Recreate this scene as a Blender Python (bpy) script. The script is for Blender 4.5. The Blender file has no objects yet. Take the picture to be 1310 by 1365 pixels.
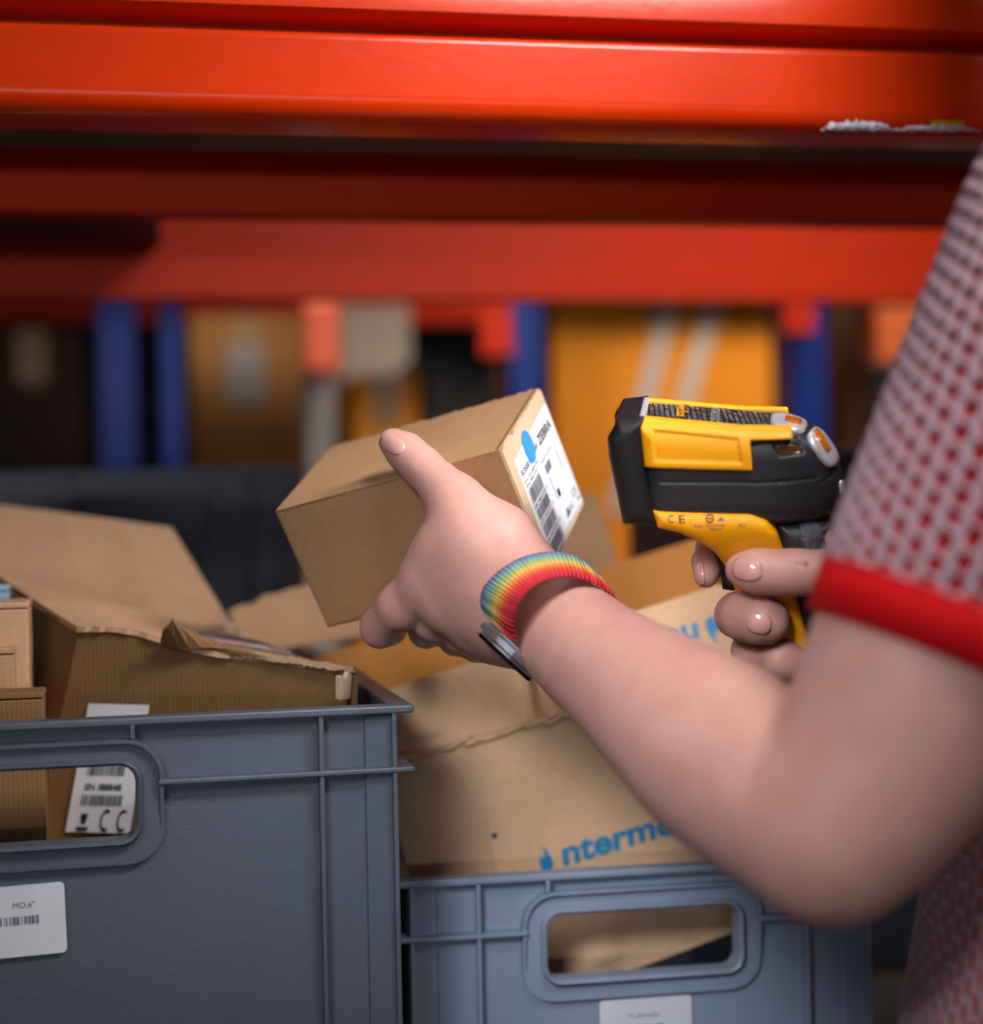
import bpy, bmesh, math, random
import numpy as np
from mathutils import Vector, Matrix
from mathutils.bvhtree import BVHTree
random.seed(4); RNG = np.random.default_rng(4)
C = bpy.context.scene.collection
SC = bpy.context.scene

# ------------------------------------------------------------------ camera
F = 2200.0; CX, CY = 655.0, 682.5
CAMZ = 1.27; YAW = math.radians(-10.5); ROLL = -0.020
CAM = Vector((0, 0, CAMZ))
RW = Matrix.Rotation(YAW, 3, 'Z')                      # heading only
RC = RW @ Matrix.Rotation(math.pi/2, 3, 'X') @ Matrix.Rotation(ROLL, 3, 'Z')
cd = bpy.data.cameras.new('camera'); cam = bpy.data.objects.new('camera', cd); C.objects.link(cam)
cd.sensor_fit = 'HORIZONTAL'; cd.sensor_width = 36; cd.lens = F/1310*36
cd.clip_start = .02; cd.clip_end = 60
cam.matrix_world = Matrix.Translation(CAM) @ RC.to_4x4()
cd.dof.use_dof = True; cd.dof.focus_distance = 0.925; cd.dof.aperture_fstop = 2.7
SC.camera = cam
SC.view_settings.view_transform = 'Standard'; SC.view_settings.look = 'None'
SC.view_settings.exposure = -0.06; SC.view_settings.gamma = 1; SC.view_settings.use_curve_mapping = False

def W(px, py, d):                                      # pixel + distance along the view axis -> world
    v = Vector(((px-CX)/F*d, -(py-CY)/F*d, -d))
    return CAM + RC @ v
def V(x, d, z):                                        # right, forward, up of the camera (without roll)
    return CAM + RW @ Vector((x, d, 0)) + Vector((0, 0, z))

# ------------------------------------------------------------------ world and lights
wd = bpy.data.worlds.new('world'); SC.world = wd; wd.use_nodes = True
wd.node_tree.nodes['Background'].inputs[0].default_value = (.42, .48, .62, 1)
wd.node_tree.nodes['Background'].inputs[1].default_value = .13
def area_light(name, loc, target, sx, sy, power, col):
    l = bpy.data.lights.new(name, 'AREA'); l.shape = 'RECTANGLE'; l.size = sx; l.size_y = sy
    l.energy = power; l.color = col
    o = bpy.data.objects.new(name, l); C.objects.link(o); o.location = loc
    o.rotation_euler = (Vector(target)-Vector(loc)).to_track_quat('-Z', 'Y').to_euler()
    return o
def spread(o, deg): o.data.spread = math.radians(deg); return o
spread(area_light('aisle_lamp', V(.40, .30, .74), V(.07, 1.0, .13), .35, .22, 1.8, (1, .95, .93)), 70)
spread(area_light('side_spot', V(.76, .44, .70), V(.08, .98, .04), .25, .25, .85, (1, .96, .95)), 40)
spread(area_light('carton_fill', V(-.26, .06, .34), V(.11, 1.03, -.23), .26, .26, .36, (.97, .97, 1)), 31)  # added fill, narrow beam to brighten the right crate and its carton
spread(area_light('low_strip_fill', V(0, -2.6, -.12), V(0, 1, .1), 4.5, .10, 5.5, (.95, .97, 1)), 90)  # unseen low strip added for the highlight along the beam's lower lip
spread(area_light('rear_beam_fill', V(.45, 1.42, .80), V(.30, 1.85, .26), .5, .06, 1.0, (1, .95, .92)), 80)  # added fill to brighten the right part of the rear beam
area_light('ceiling_lamp', V(.25, 1.56, 2.2), V(.25, 1.60, 0), 1.1, .12, 9, (1, .96, .94))
spread(area_light('rear_aisle_lamp', V(.95, 2.15, 1.7), V(.55, 2.9, -.1), .8, .25, 15, (1, .86, .64)), 70)
spread(area_light('cross_aisle_lamp', V(-.20, 2.1, 1.5), V(-.24, 2.9, .1), .3, .2, 2, (1, .9, .8)), 45)

# ------------------------------------------------------------------ materials
def lin(h):
    h = h.lstrip('#'); c = [int(h[i:i+2], 16)/255 for i in (0, 2, 4)]
    return tuple(x/12.92 if x <= .04045 else ((x+.055)/1.055)**2.4 for x in c)+(1,)
def mat(name, col, rough=.6, metal=0, noise=0, scale=40, bump=0, bscale=None, coat=0, spec=.5, sss=0, stretch=(1,1,1), col2=None, space='Object'):
    m = bpy.data.materials.new(name); m.use_nodes = True
    nt = m.node_tree; N = nt.nodes; L = nt.links; b = N['Principled BSDF']
    b.inputs['Roughness'].default_value = rough; b.inputs['Metallic'].default_value = metal
    b.inputs['Coat Weight'].default_value = coat; b.inputs['Specular IOR Level'].default_value = spec
    col = lin(col) if isinstance(col, str) else col
    b.inputs['Base Color'].default_value = col
    tc = N.new('ShaderNodeTexCoord'); mp = N.new('ShaderNodeMapping'); mp.inputs['Scale'].default_value = stretch
    L.new(tc.outputs[space], mp.inputs[0])
    if noise:
        n = N.new('ShaderNodeTexNoise'); n.inputs['Scale'].default_value = scale; n.inputs['Detail'].default_value = 5
        L.new(mp.outputs[0], n.inputs[0])
        r = N.new('ShaderNodeMix'); r.data_type = 'RGBA'
        c2 = lin(col2) if col2 else tuple(x*(1-noise) for x in col[:3])+(1,)
        r.inputs[6].default_value = c2; r.inputs[7].default_value = tuple(min(1, x*(1+noise*.6)) for x in col[:3])+(1,)
        L.new(n.outputs[0], r.inputs[0]); L.new(r.outputs[2], b.inputs['Base Color'])
    if bump:
        n2 = N.new('ShaderNodeTexNoise'); n2.inputs['Scale'].default_value = bscale or scale; n2.inputs['Detail'].default_value = 4
        L.new(mp.outputs[0], n2.inputs[0])
        bp = N.new('ShaderNodeBump'); bp.inputs['Strength'].default_value = bump; bp.inputs['Distance'].default_value = .002
        L.new(n2.outputs[0], bp.inputs['Height']); L.new(bp.outputs[0], b.inputs['Normal'])
    if sss:
        b.inputs['Subsurface Weight'].default_value = sss; b.inputs['Subsurface Radius'].default_value = (1, .35, .2)
        b.inputs['Subsurface Scale'].default_value = .006
    return m
def kraft(name, col, flute=0, axis='X', noise=.18):
    m = mat(name, col, .82, noise=noise, scale=260, bump=.25, bscale=900, spec=.25)
    nt = m.node_tree; N = nt.nodes; L = nt.links; b = N['Principled BSDF']
    # broad mottling, and the faint ridges of the fluting under the liner
    tc = N.new('ShaderNodeTexCoord'); n = N.new('ShaderNodeTexNoise'); n.inputs['Scale'].default_value = 14
    L.new(tc.outputs['Object'], n.inputs[0])
    old = b.inputs['Base Color'].links[0].from_socket
    mx = N.new('ShaderNodeMix'); mx.data_type = 'RGBA'; mx.blend_type = 'MULTIPLY'; mx.inputs[0].default_value = .5
    cr = N.new('ShaderNodeValToRGB'); cr.color_ramp.elements[0].color = (.72, .7, .68, 1); cr.color_ramp.elements[1].color = (1, 1, 1, 1)
    cr.color_ramp.elements[0].position = .3; cr.color_ramp.elements[1].position = .65
    L.new(n.outputs[0], cr.inputs[0]); L.new(old, mx.inputs[6]); L.new(cr.outputs[0], mx.inputs[7]); L.new(mx.outputs[2], b.inputs['Base Color'])
    if flute:
        w = N.new('ShaderNodeTexWave'); w.bands_direction = axis; w.inputs['Scale'].default_value = flute; w.inputs['Distortion'].default_value = .6
        L.new(tc.outputs['Object'], w.inputs[0])
        bp = N.new('ShaderNodeBump'); bp.inputs['Strength'].default_value = .2; bp.inputs['Distance'].default_value = .0008
        L.new(w.outputs[0], bp.inputs['Height'])
        old = b.inputs['Normal'].links[0].from_socket; L.new(old, bp.inputs['Normal']); L.new(bp.outputs[0], b.inputs['Normal'])
    return m
K_held = kraft('kraft_held', '#b08862')
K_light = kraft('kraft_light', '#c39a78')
K_open = kraft('kraft_open', '#e3bd98')
K_pale = kraft('kraft_pale', '#d9bda0')
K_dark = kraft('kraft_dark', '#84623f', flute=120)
K_mid = kraft('kraft_mid', '#b38a66', flute=55)
K_flute = kraft('kraft_ridged', '#b8906c', flute=22)
K_warmlit = kraft('kraft_warm_lit', '#d08e48')  # kraft with warm light mixed into its colour, for the inner panel
K_edge = mat('kraft_torn_edge', '#a98d72', .9, noise=.5, scale=500, bump=.8, bscale=700)
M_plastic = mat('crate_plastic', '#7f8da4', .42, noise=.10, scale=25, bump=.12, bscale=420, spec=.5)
M_plastic_dk = mat('crate_plastic_dark', '#5a6170', .4, noise=.10, scale=25, bump=.12, bscale=420)
M_plastic_shade = mat('crate_plastic_shaded', '#48505c', .42, noise=.10, scale=25, bump=.12, bscale=420, spec=.5)  # crate plastic darkened to carry the shade on the left crate
M_orange = mat('orange_powder_coat', '#de3803', .22, noise=.10, scale=60, bump=.06, bscale=120, coat=.0, spec=.35)
M_orange_d = mat('orange_powder_coat_rear', '#e03404', .5, noise=.15, scale=30, spec=.25)
M_steel = mat('deck_steel', '#6a5c50', .6, metal=.2, noise=.3, scale=12)
M_blue = mat('blue_powder_coat', '#10358c', .4, noise=.1, scale=20)
M_grey = mat('grey_post', '#a9a29f', .5, noise=.15, scale=20)
M_black = mat('black_rubber', '#101012', .5, noise=.2, scale=300, bump=.25, bscale=1500, spec=.4)
M_shell = mat('charcoal_plastic', '#26272c', .42, noise=.12, scale=300, bump=.15, bscale=1600)
M_pad = mat('pebbled_pad', '#4a4a52', .3, bump=1.0, bscale=520, noise=.1, scale=500)
M_yellow = mat('yellow_rubber', '#f3a402', .42, noise=.06, scale=200, bump=.08, bscale=1500, spec=.4)
M_silver = mat('satin_silver', '#dfe2ea', .32, metal=.5, noise=.05, scale=300)
M_amber = mat('amber_button', '#c46a10', .25, noise=.1, scale=300, coat=.5)
M_glassd = mat('dark_glass', '#08090b', .06, noise=.1, scale=50, coat=1)
M_redglass = mat('red_window', '#3a0608', .1, noise=.1, scale=50, coat=1)
M_alu = mat('aluminium', '#b8bac0', .3, metal=.85, noise=.08, scale=200)
M_skin = mat('skin', '#c79a8f', .46, noise=.10, scale=60, bump=.10, bscale=900, sss=.22, col2='#b98478', spec=.4)
M_nail = mat('nail', '#cf9a92', .22, noise=.06, scale=200, coat=.3, sss=.2)
M_white = mat('white_paper', '#e8ebf2', .5, noise=.05, scale=60)
M_paper_d = mat('aged_white_paper', '#c9ccd4', .6, noise=.12, scale=60)
M_ink = mat('black_ink', '#15161c', .6, noise=.15, scale=300)
M_inkgrey = mat('grey_ink', '#55586a', .6, noise=.15, scale=300)
M_inkblue = mat('blue_ink', '#1683b8', .6, noise=.25, scale=120)
M_dot = mat('blue_dot', '#3c9ade', .45, noise=.05, scale=60)
M_red = mat('red_rib_knit', '#c8050c', .8, noise=.15, scale=500, bump=.4, bscale=900, spec=.2)
M_hair = mat('brown_hair', '#3b2a20', .5, noise=.4, scale=80, stretch=(1, 1, .1))
M_jean = mat('dark_denim', '#1c2233', .85, noise=.3, scale=400)
M_shoe = mat('shoe_canvas', '#22242a', .7, noise=.2, scale=200)
M_floor = mat('concrete', '#55524e', .55, noise=.3, scale=6, bump=.2, bscale=60)
M_wall = mat('dark_wall', '#2c2a2b', .9, noise=.3, scale=3)
M_film = mat('clear_film', '#d6d8e6', .2, noise=.3, scale=90, coat=.5)
M_tape = mat('clear_tape', '#b9bcc6', .12, noise=.2, scale=40, coat=1)
M_eye = mat('eye_white', '#e9e6e0', .2, noise=.03, scale=90)

# ------------------------------------------------------------------ helpers
def prop(o, label=None, cat=None, group=None, kind=None):
    for k, v in (('label', label), ('category', cat), ('group', group), ('kind', kind)):
        if v: o[k] = v
    return o
def thing(name, label, cat, loc=(0, 0, 0), group=None, M=None):
    o = bpy.data.objects.new(name, None); C.objects.link(o); o.empty_display_size = .05
    o.matrix_world = M if M is not None else Matrix.Translation(Vector(loc))
    return prop(o, label, cat, group)
def link_mesh(name, me, m, parent=None, label=None, smooth=False, world=False):
    o = bpy.data.objects.new(name, me); C.objects.link(o)
    if m: me.materials.append(m)
    if smooth: me.shade_smooth()
    if parent:
        o.parent = parent
        if world: o.matrix_parent_inverse = TOP(parent).inverted()
    if label: o['label'] = label
    return o
def TOP(p):
    M = p.matrix_basis.copy()
    if p.parent: M = TOP(p.parent) @ p.matrix_parent_inverse @ M
    return M
def pyd(name, vs, fs, m, parent=None, label=None, smooth=False, world=True):
    me = bpy.data.meshes.new(name); me.from_pydata([tuple(v) for v in vs], [], [tuple(f) for f in fs]); me.update()
    return link_mesh(name, me, m, parent, label, smooth, world)
def from_bm(name, bm, m, parent=None, label=None, smooth=False, world=False):
    bmesh.ops.recalc_face_normals(bm, faces=bm.faces)
    me = bpy.data.meshes.new(name); bm.to_mesh(me); bm.free()
    return link_mesh(name, me, m, parent, label, smooth, world)
def bm_box(bm, x0, x1, y0, y1, z0, z1, bev=0):
    r = bmesh.ops.create_cube(bm, size=1)
    for v in r['verts']:
        v.co = Vector(((x0+x1)/2+v.co.x*(x1-x0), (y0+y1)/2+v.co.y*(y1-y0), (z0+z1)/2+v.co.z*(z1-z0)))
    if bev:
        es = list({e for v in r['verts'] for e in v.link_edges})
        bmesh.ops.bevel(bm, geom=es, offset=bev, segments=2, affect='EDGES', profile=.5)
def box(name, dims, m, parent=None, bev=0, label=None, world=False):
    bm = bmesh.new(); bm_box(bm, *dims, bev=bev)
    return from_bm(name, bm, m, parent, label, world=world)
def slab(name, cs, th, m, parent=None, label=None, nx=1, ny=1, wob=0, torn=(), push=None, seed=1):
    """board between four world corners (tl, tr, br, bl); th measured away from the viewer; torn: ragged sides"""
    tl, tr, br, bl = [Vector(c) for c in cs]
    n = (tr-tl).cross(bl-tl).normalized()
    if n.dot(CAM-tl) > 0: n = -n
    rg = np.random.default_rng(seed)
    fr = []
    for j in range(ny+1):
        for i in range(nx+1):
            u, v = i/nx, j/ny
            uu, vv = u, v
            if 't' in torn and j == 0: vv += rg.uniform(-.5, .5)*.004/max((bl-tl).length, .01)
            if 'b' in torn and j == ny: vv += rg.uniform(-.5, .5)*.004/max((bl-tl).length, .01)
            if 'r' in torn and i == nx: uu += rg.uniform(-.5, .5)*.004/max((tr-tl).length, .01)
            if 'l' in torn and i == 0: uu += rg.uniform(-.5, .5)*.004/max((tr-tl).length, .01)
            p = tl*(1-uu)*(1-vv)+tr*uu*(1-vv)+br*uu*vv+bl*(1-uu)*vv
            if wob: p = p+n*wob*(math.sin(u*5+seed)+math.sin(v*4+seed*2)*.7)
            if push: p = p-n*push(u, v)
            fr.append(p)
    k = nx+1; NV = len(fr); vs = fr+[p+n*th for p in fr]; fs = []
    for j in range(ny):
        for i in range(nx):
            a = j*k+i; q = (a, a+1, a+k+1, a+k); fs.append(q); fs.append(tuple(NV+t for t in reversed(q)))
    rim = [i for i in range(k)]+[j*k+nx for j in range(1, ny+1)]+[ny*k+i for i in range(nx-1, -1, -1)]+[j*k for j in range(ny-1, 0, -1)]
    for a, b in zip(rim, rim[1:]+rim[:1]): fs.append((b, a, a+NV, b+NV))
    return pyd(name, vs, fs, m, parent, label, world=True)

# text and flat print laid on a frame (origin, x axis, y axis, normal), all in world space
_fc = {}
def text_geo(s, bold=0):
    if (s, bold) in _fc: return _fc[(s, bold)]
    c = bpy.data.curves.new('t', 'FONT'); c.body = s; c.size = 1; c.offset = bold; c.resolution_u = 3
    o = bpy.data.objects.new('t', c); C.objects.link(o)
    dg = bpy.context.evaluated_depsgraph_get(); me = bpy.data.meshes.new_from_object(o.evaluated_get(dg))
    vs = np.array([v.co[:] for v in me.vertices]); fs = [tuple(p.vertices) for p in me.polygons]
    bpy.data.objects.remove(o); bpy.data.meshes.remove(me); bpy.data.curves.remove(c)
    x0, y0 = vs[:, 0].min(), 0
    vs[:, 0] -= x0
    _fc[(s, bold)] = (vs[:, :2], fs, vs[:, 0].max()); return _fc[(s, bold)]
class Print:
    def __init__(s): s.v = []; s.f = []
    def text(s, t, x, y, h, w=None, bold=0, flip=False, shear=0):
        vs, fs, tw = text_geo(t, bold); sx = (w/tw) if w else h/.72; sy = h/.72
        b = len(s.v)
        for p in vs: s.v.append((x+p[0]*sx+p[1]*shear*sy, y+p[1]*sy) if not flip else (x-p[0]*sx, y-p[1]*sy))
        s.f += [tuple(b+i for i in f) for f in fs]
    def rect(s, x0, y0, x1, y1):
        b = len(s.v); s.v += [(x0, y0), (x1, y0), (x1, y1), (x0, y1)]; s.f.append((b, b+1, b+2, b+3))
    def poly(s, pts):
        b = len(s.v); s.v += list(pts); s.f.append(tuple(range(b, b+len(pts))))
    def ring(s, cx, cy, r0, r1, a0=0, a1=2*math.pi, n=24):
        b = len(s.v)
        for i in range(n+1):
            a = a0+(a1-a0)*i/n; s.v += [(cx+r0*math.cos(a), cy+r0*math.sin(a)), (cx+r1*math.cos(a), cy+r1*math.sin(a))]
        for i in range(n): q = b+2*i; s.f.append((q, q+1, q+3, q+2))
    def bars(s, x0, x1, y0, y1, n, seed):
        r = random.Random(seed); x = x0; st = (x1-x0)/n
        while x < x1:
            w = st*r.choice((.25, .4, .6, .8)); s.rect(x, y0, min(x+w, x1), y1); x += w+st*r.choice((.3, .45, .7))
    def build(s, name, fn, m, parent, label=None):
        return pyd(name, [fn(*p) for p in s.v], s.f, m, parent, label, world=True)

# ------------------------------------------------------------------ signed distance fields -> surface nets
def smin(a, b, k):
    h = np.maximum(k-np.abs(a-b), 0)/k
    return np.minimum(a, b)-h*h*k*.25
def smax(a, b, k): return -smin(-a, -b, k)
def capsule(P, a, b, ra, rb):
    ab = b-a; t = np.clip(((P-a)@ab)/max(ab@ab, 1e-12), 0, 1)
    return np.linalg.norm(P-a-t[:, None]*ab, axis=1)-(ra+t*(rb-ra))
def poly2d(X, Z, pts):
    pts = np.asarray(pts, float); d = np.full(X.shape, 1e9); s = np.ones(X.shape)
    n = len(pts)
    for i in range(n):
        a, b = pts[i], pts[i-1]; e = b-a; wx, wz = X-a[0], Z-a[1]
        t = np.clip((wx*e[0]+wz*e[1])/(e@e), 0, 1)
        d = np.minimum(d, (wx-e[0]*t)**2+(wz-e[1]*t)**2)
        c1 = Z >= a[1]; c2 = Z < b[1]; c3 = e[0]*wz > e[1]*wx
        s = np.where((c1 & c2 & c3) | (~c1 & ~c2 & ~c3), -s, s)
    return s*np.sqrt(d)
def sdf_mesh(name, f, lo, hi, res, B=12):
    lo = np.array(lo, float); hi = np.array(hi, float)
    nb = np.ceil((hi-lo)/(res*B)).astype(int)
    n = nb*B+1
    ax = [np.arange(nb[i])*B+B/2 for i in range(3)]
    cc = np.stack(np.meshgrid(*ax, indexing='ij'), -1).reshape(-1, 3)*res+lo
    dc = np.concatenate([f(cc[i:i+4096]) for i in range(0, len(cc), 4096)]); hd = res*B*.87*1.25+.002
    bi = np.stack(np.meshgrid(*[np.arange(k) for k in nb], indexing='ij'), -1).reshape(-1, 3)
    G = np.ones(tuple(n), np.float32)
    ins = bi[dc < -hd]
    for i, j, k in ins: G[i*B:(i+1)*B+1, j*B:(j+1)*B+1, k*B:(k+1)*B+1] = -1
    act = bi[np.abs(dc) <= hd]
    r = np.arange(B+1); loc = np.stack(np.meshgrid(r, r, r, indexing='ij'), -1).reshape(-1, 3)
    for i, j, k in act:
        P = (loc+np.array([i, j, k])*B)*res+lo
        G[i*B:(i+1)*B+1, j*B:(j+1)*B+1, k*B:(k+1)*B+1] = f(P).reshape(B+1, B+1, B+1)
    S = G < 0
    cnt = np.zeros(tuple(n-1), np.int8)
    for a in (0, 1):
        for b in (0, 1):
            for c in (0, 1): cnt += S[a:n[0]-1+a, b:n[1]-1+b, c:n[2]-1+c]
    ce = np.argwhere((cnt > 0) & (cnt < 8))
    idx = np.full(tuple(n-1), -1, np.int32); idx[tuple(ce.T)] = np.arange(len(ce))
    acc = np.zeros((len(ce), 3)); w = np.zeros(len(ce))
    cor = [np.array(q) for q in ((0,0,0),(1,0,0),(0,1,0),(1,1,0),(0,0,1),(1,0,1),(0,1,1),(1,1,1))]
    for a in range(8):
        for b in range(a+1, 8):
            if np.abs(cor[a]-cor[b]).sum() != 1: continue
            va = G[tuple((ce+cor[a]).T)]; vb = G[tuple((ce+cor[b]).T)]
            mk = (va < 0) != (vb < 0); t = np.where(mk, va/np.where(mk, va-vb, 1), 0)
            p = cor[a]+t[:, None]*(cor[b]-cor[a]); acc += np.where(mk[:, None], p, 0); w += mk
    V_ = (ce+acc/w[:, None])*res+lo
    quads = []
    for axis in range(3):
        o = [0, 0, 0]; o[axis] = 1; u, v = [(1, 2), (2, 0), (0, 1)][axis]
        s0 = S[:n[0]-o[0], :n[1]-o[1], :n[2]-o[2]]; s1 = S[o[0]:, o[1]:, o[2]:]
        e = np.argwhere(s0 != s1); e = e[(e[:, u] > 0) & (e[:, v] > 0) & (e[:, u] < n[u]-1) & (e[:, v] < n[v]-1)]
        du = np.zeros(3, int); du[u] = 1; dv = np.zeros(3, int); dv[v] = 1
        q = np.stack([idx[tuple((e-du-dv).T)], idx[tuple((e-dv).T)], idx[tuple(e.T)], idx[tuple((e-du).T)]], 1)
        fl = ~s0[tuple(e.T)]
        q[fl] = q[fl][:, ::-1]; quads.append(q)
    Q = np.concatenate(quads); Q = Q[(Q >= 0).all(1)]
    me = bpy.data.meshes.new(name)
    me.vertices.add(len(V_)); me.vertices.foreach_set('co', V_.astype(np.float32).ravel())
    me.loops.add(Q.size); me.loops.foreach_set('vertex_index', Q.ravel().astype(np.int32))
    me.polygons.add(len(Q)); me.polygons.foreach_set('loop_start', (np.arange(len(Q))*4).astype(np.int32))
    me.polygons.foreach_set('loop_total', np.full(len(Q), 4, np.int32))
    me.update(calc_edges=True); me.validate(); me.shade_smooth()
    return me
def bvh_of(me, M=None):
    vs = [(M @ v.co) if M else v.co.copy() for v in me.vertices]
    return BVHTree.FromPolygons(vs, [tuple(p.vertices) for p in me.polygons])
def conform(bv, off=.0004):
    def f(p):
        h = bv.ray_cast(CAM, (p-CAM).normalized()); return h[0]-(p-CAM).normalized()*off if h[0] else p
    return f
def cam_ray(px, py): return (W(px, py, 1)-CAM).normalized()
def raised(name, bvh, c, a, b, th, m, parent, label=None, ex=2.6, rings=5, seg=28, dome=0, raydir=None):
    """small plate that hugs a surface: centre and half axes in view pixels, thickness th"""
    vs = []; fs = []
    def pt(u, v):
        px, py = c[0]+a[0]*u+b[0]*v, c[1]+a[1]*u+b[1]*v
        if raydir is None: return bvh.ray_cast(CAM, cam_ray(px, py))
        q = W(px, py, raydir[1]); return bvh.ray_cast(q-raydir[0]*.1, raydir[0])
    last = None
    base = pt(0, 0)
    if base[0] is None: print('raised miss', name); return None
    top = []
    def add(u, v, off):
        h = pt(u, v)
        if h[0] is None or (h[0]-base[0]).length > .05: h = last_[0]
        last_[0] = h; nn = h[1]
        if nn.dot(CAM-h[0]) < 0: nn = -nn
        return h[0]+nn*off
    last_ = [base]
    vs.append(add(0, 0, th+dome))
    for r in range(1, rings+1):
        for s in range(seg):
            t = 2*math.pi*s/seg; cu, cv = math.cos(t), math.sin(t)
            k = 1/((abs(cu)**ex+abs(cv)**ex)**(1/ex)); q = r/rings
            vs.append(add(cu*k*q, cv*k*q, th+dome*(1-q*q)))
    for s in range(seg):
        t = 2*math.pi*s/seg; cu, cv = math.cos(t), math.sin(t); k = 1/((abs(cu)**ex+abs(cv)**ex)**(1/ex))
        vs.append(add(cu*k*1.02, cv*k*1.02, -.0006))
    for s in range(seg): fs.append((0, 1+s, 1+(s+1) % seg))
    for r in range(rings):
        for s in range(seg):
            A = 1+r*seg; B_ = A+seg; fs.append((A+s, B_+s, B_+(s+1) % seg, A+(s+1) % seg))
    return pyd(name, vs, fs, m, parent, label, smooth=True, world=True)

# ================================================================== SETTING
def struct(name, dims, m): return prop(box(name, dims, m), kind='structure')
struct('floor', (-7, 8, -4, 7, -.1, 0), M_floor)
struct('wall_back', (-7, 8, 6.2, 6.35, 0, 5), M_wall)
struct('wall_left', (-7.15, -7, -4, 6.2, 0, 5), M_wall)

# ---- pallet rack (rack axes are the world axes)
RY = 1.0                                                # y of the front beam face on the view axis
fb = W(655, 161, 1.0)                                   # lower front edge of the front beam
BZ = fb.z; BY = fb.y
def beam(parent, y, z, x0, x1, m, h=.105, flip=1, label=None, name='beam'):
    # stepped box beam: rounded lower part, a groove and an upper lip
    pr = [(0, 0), (.045, 0), (.045, h), (.022, h), (.022, h-.0), (.0, h), (-.0, h-.042)]
    bm = bmesh.new()
    sec = [(.050, .0)]
    for i in range(7):
        a = math.radians(-90-i*15); sec.append((.013+.013*math.cos(a), .013+.013*math.sin(a)))
    sec += [(0, .0145), (0, .018), (0, .030), (0, .046), (0, .0485), (.0012, .0502), (.006, .0515), (.036, .052), (.036, .0615), (.0, .062), (-.004, .064), (-.0045, .090), (-.002, .101), (.004, h), (.050, h)]
    rows = []
    for x in (x0, x1): rows.append([bm.verts.new((x, y+flip*p, z+q)) for p, q in sec])
    n = len(sec)
    for i in range(n):
        j = (i+1) % n; bm.faces.new((rows[0][i], rows[0][j], rows[1][j], rows[1][i]))
    bm.faces.new(rows[0]); bm.faces.new(rows[1][::-1])
    o = from_bm(name, bm, m, parent, label)
    for p in o.data.polygons: p.use_smooth = len(p.vertices) == 4
    try: o.data.set_sharp_from_angle(angle=math.radians(40))
    except Exception: pass
    return o
def upright(parent, x, y, z1=2.6, w=.06, dpt=.05, m=None, side=1):
    bm = bmesh.new()
    for a, b, c_, d_ in ((x, x+w, y, y+.003), (x, x+.003, y, y+dpt), (x+w-.003, x+w, y, y+dpt)): bm_box(bm, a, b, c_, d_, 0, z1)
    bm_box(bm, x-.02, x+w+.02, y-.02, y+dpt+.02, 0, .006)
    return from_bm('upright', bm, m or M_blue, parent)
def connector(parent, x, y, z0, z1, w=.035):
    o = box('beam_connector', (x, x+w, y-.004, y+.004, z0, z1), M_orange_d, parent, bev=.001)
    for k in range(3):
        bm = bmesh.new(); bmesh.ops.create_uvsphere(bm, u_segments=10, v_segments=6, radius=.007)
        for v in bm.verts: v.co = Vector((x+w/2+v.co.x, y-.004+v.co.y*.5, z0+(z1-z0)*(.2+.3*k)+v.co.z))
        from_bm('rivet', bm, M_orange_d, o, smooth=True)
    return o
REARY = BY+.84
rack = thing('pallet_rack', 'orange and blue pallet rack spanning the top, its sharp front beam above the person', 'rack', (0, BY, 0))
rack_parts = []
def rp(o): o.matrix_parent_inverse = TOP(rack).inverted(); return o
X0, X1 = -1.55, 1.3
rp(beam(rack, BY, BZ, X0, X1, M_orange)); rp(beam(rack, REARY, BZ-.004, X0, X1, M_orange_d, flip=-1))
rp(beam(rack, BY, .735, X0, X1, M_orange)); rp(beam(rack, REARY, .735, X0, X1, M_orange_d, flip=-1))
SHELF = .84
for i in range(19):                                     # deck planks of the two levels
    x = X0+.02+i*(X1-X0-.04)/19
    if i < 19: rp(box('deck_plank', (x, x+(X1-X0-.04)/19-.004, BY+.052, REARY-.052, SHELF-.02, SHELF), M_steel, rack, bev=.001))
for i in range(3):
    y = BY+.29+i*.17
    rp(box('support_bar', (X0, X1, y, y+.03, .80, .82), M_orange_d, rack))
y0 = BY+.052
rp(box('deck_panel', (X0, X1, y0, y0+.10, BZ+.012, BZ+.024), M_steel, rack, label='dark grey deck panel behind the front beam'))
rp(box('deck_panel', (X0, X1, y0+.104, y0+.29, BZ+.052, BZ+.064), M_steel, rack))
rp(box('deck_panel', (X0, -.02, y0+.295, REARY-.052, BZ+.052, BZ+.064), M_steel, rack))  # added over the left half to shade the rear beam there
rp(box('stiffener', (X0, X1, y0+.235, y0+.27, BZ-.006, BZ+.05), M_orange_d, rack, bev=.003))
for x in (X0-.062, X1+.002):
    rp(upright(rack, x, BY-.0)); rp(upright(rack, x, REARY-.05))

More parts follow.
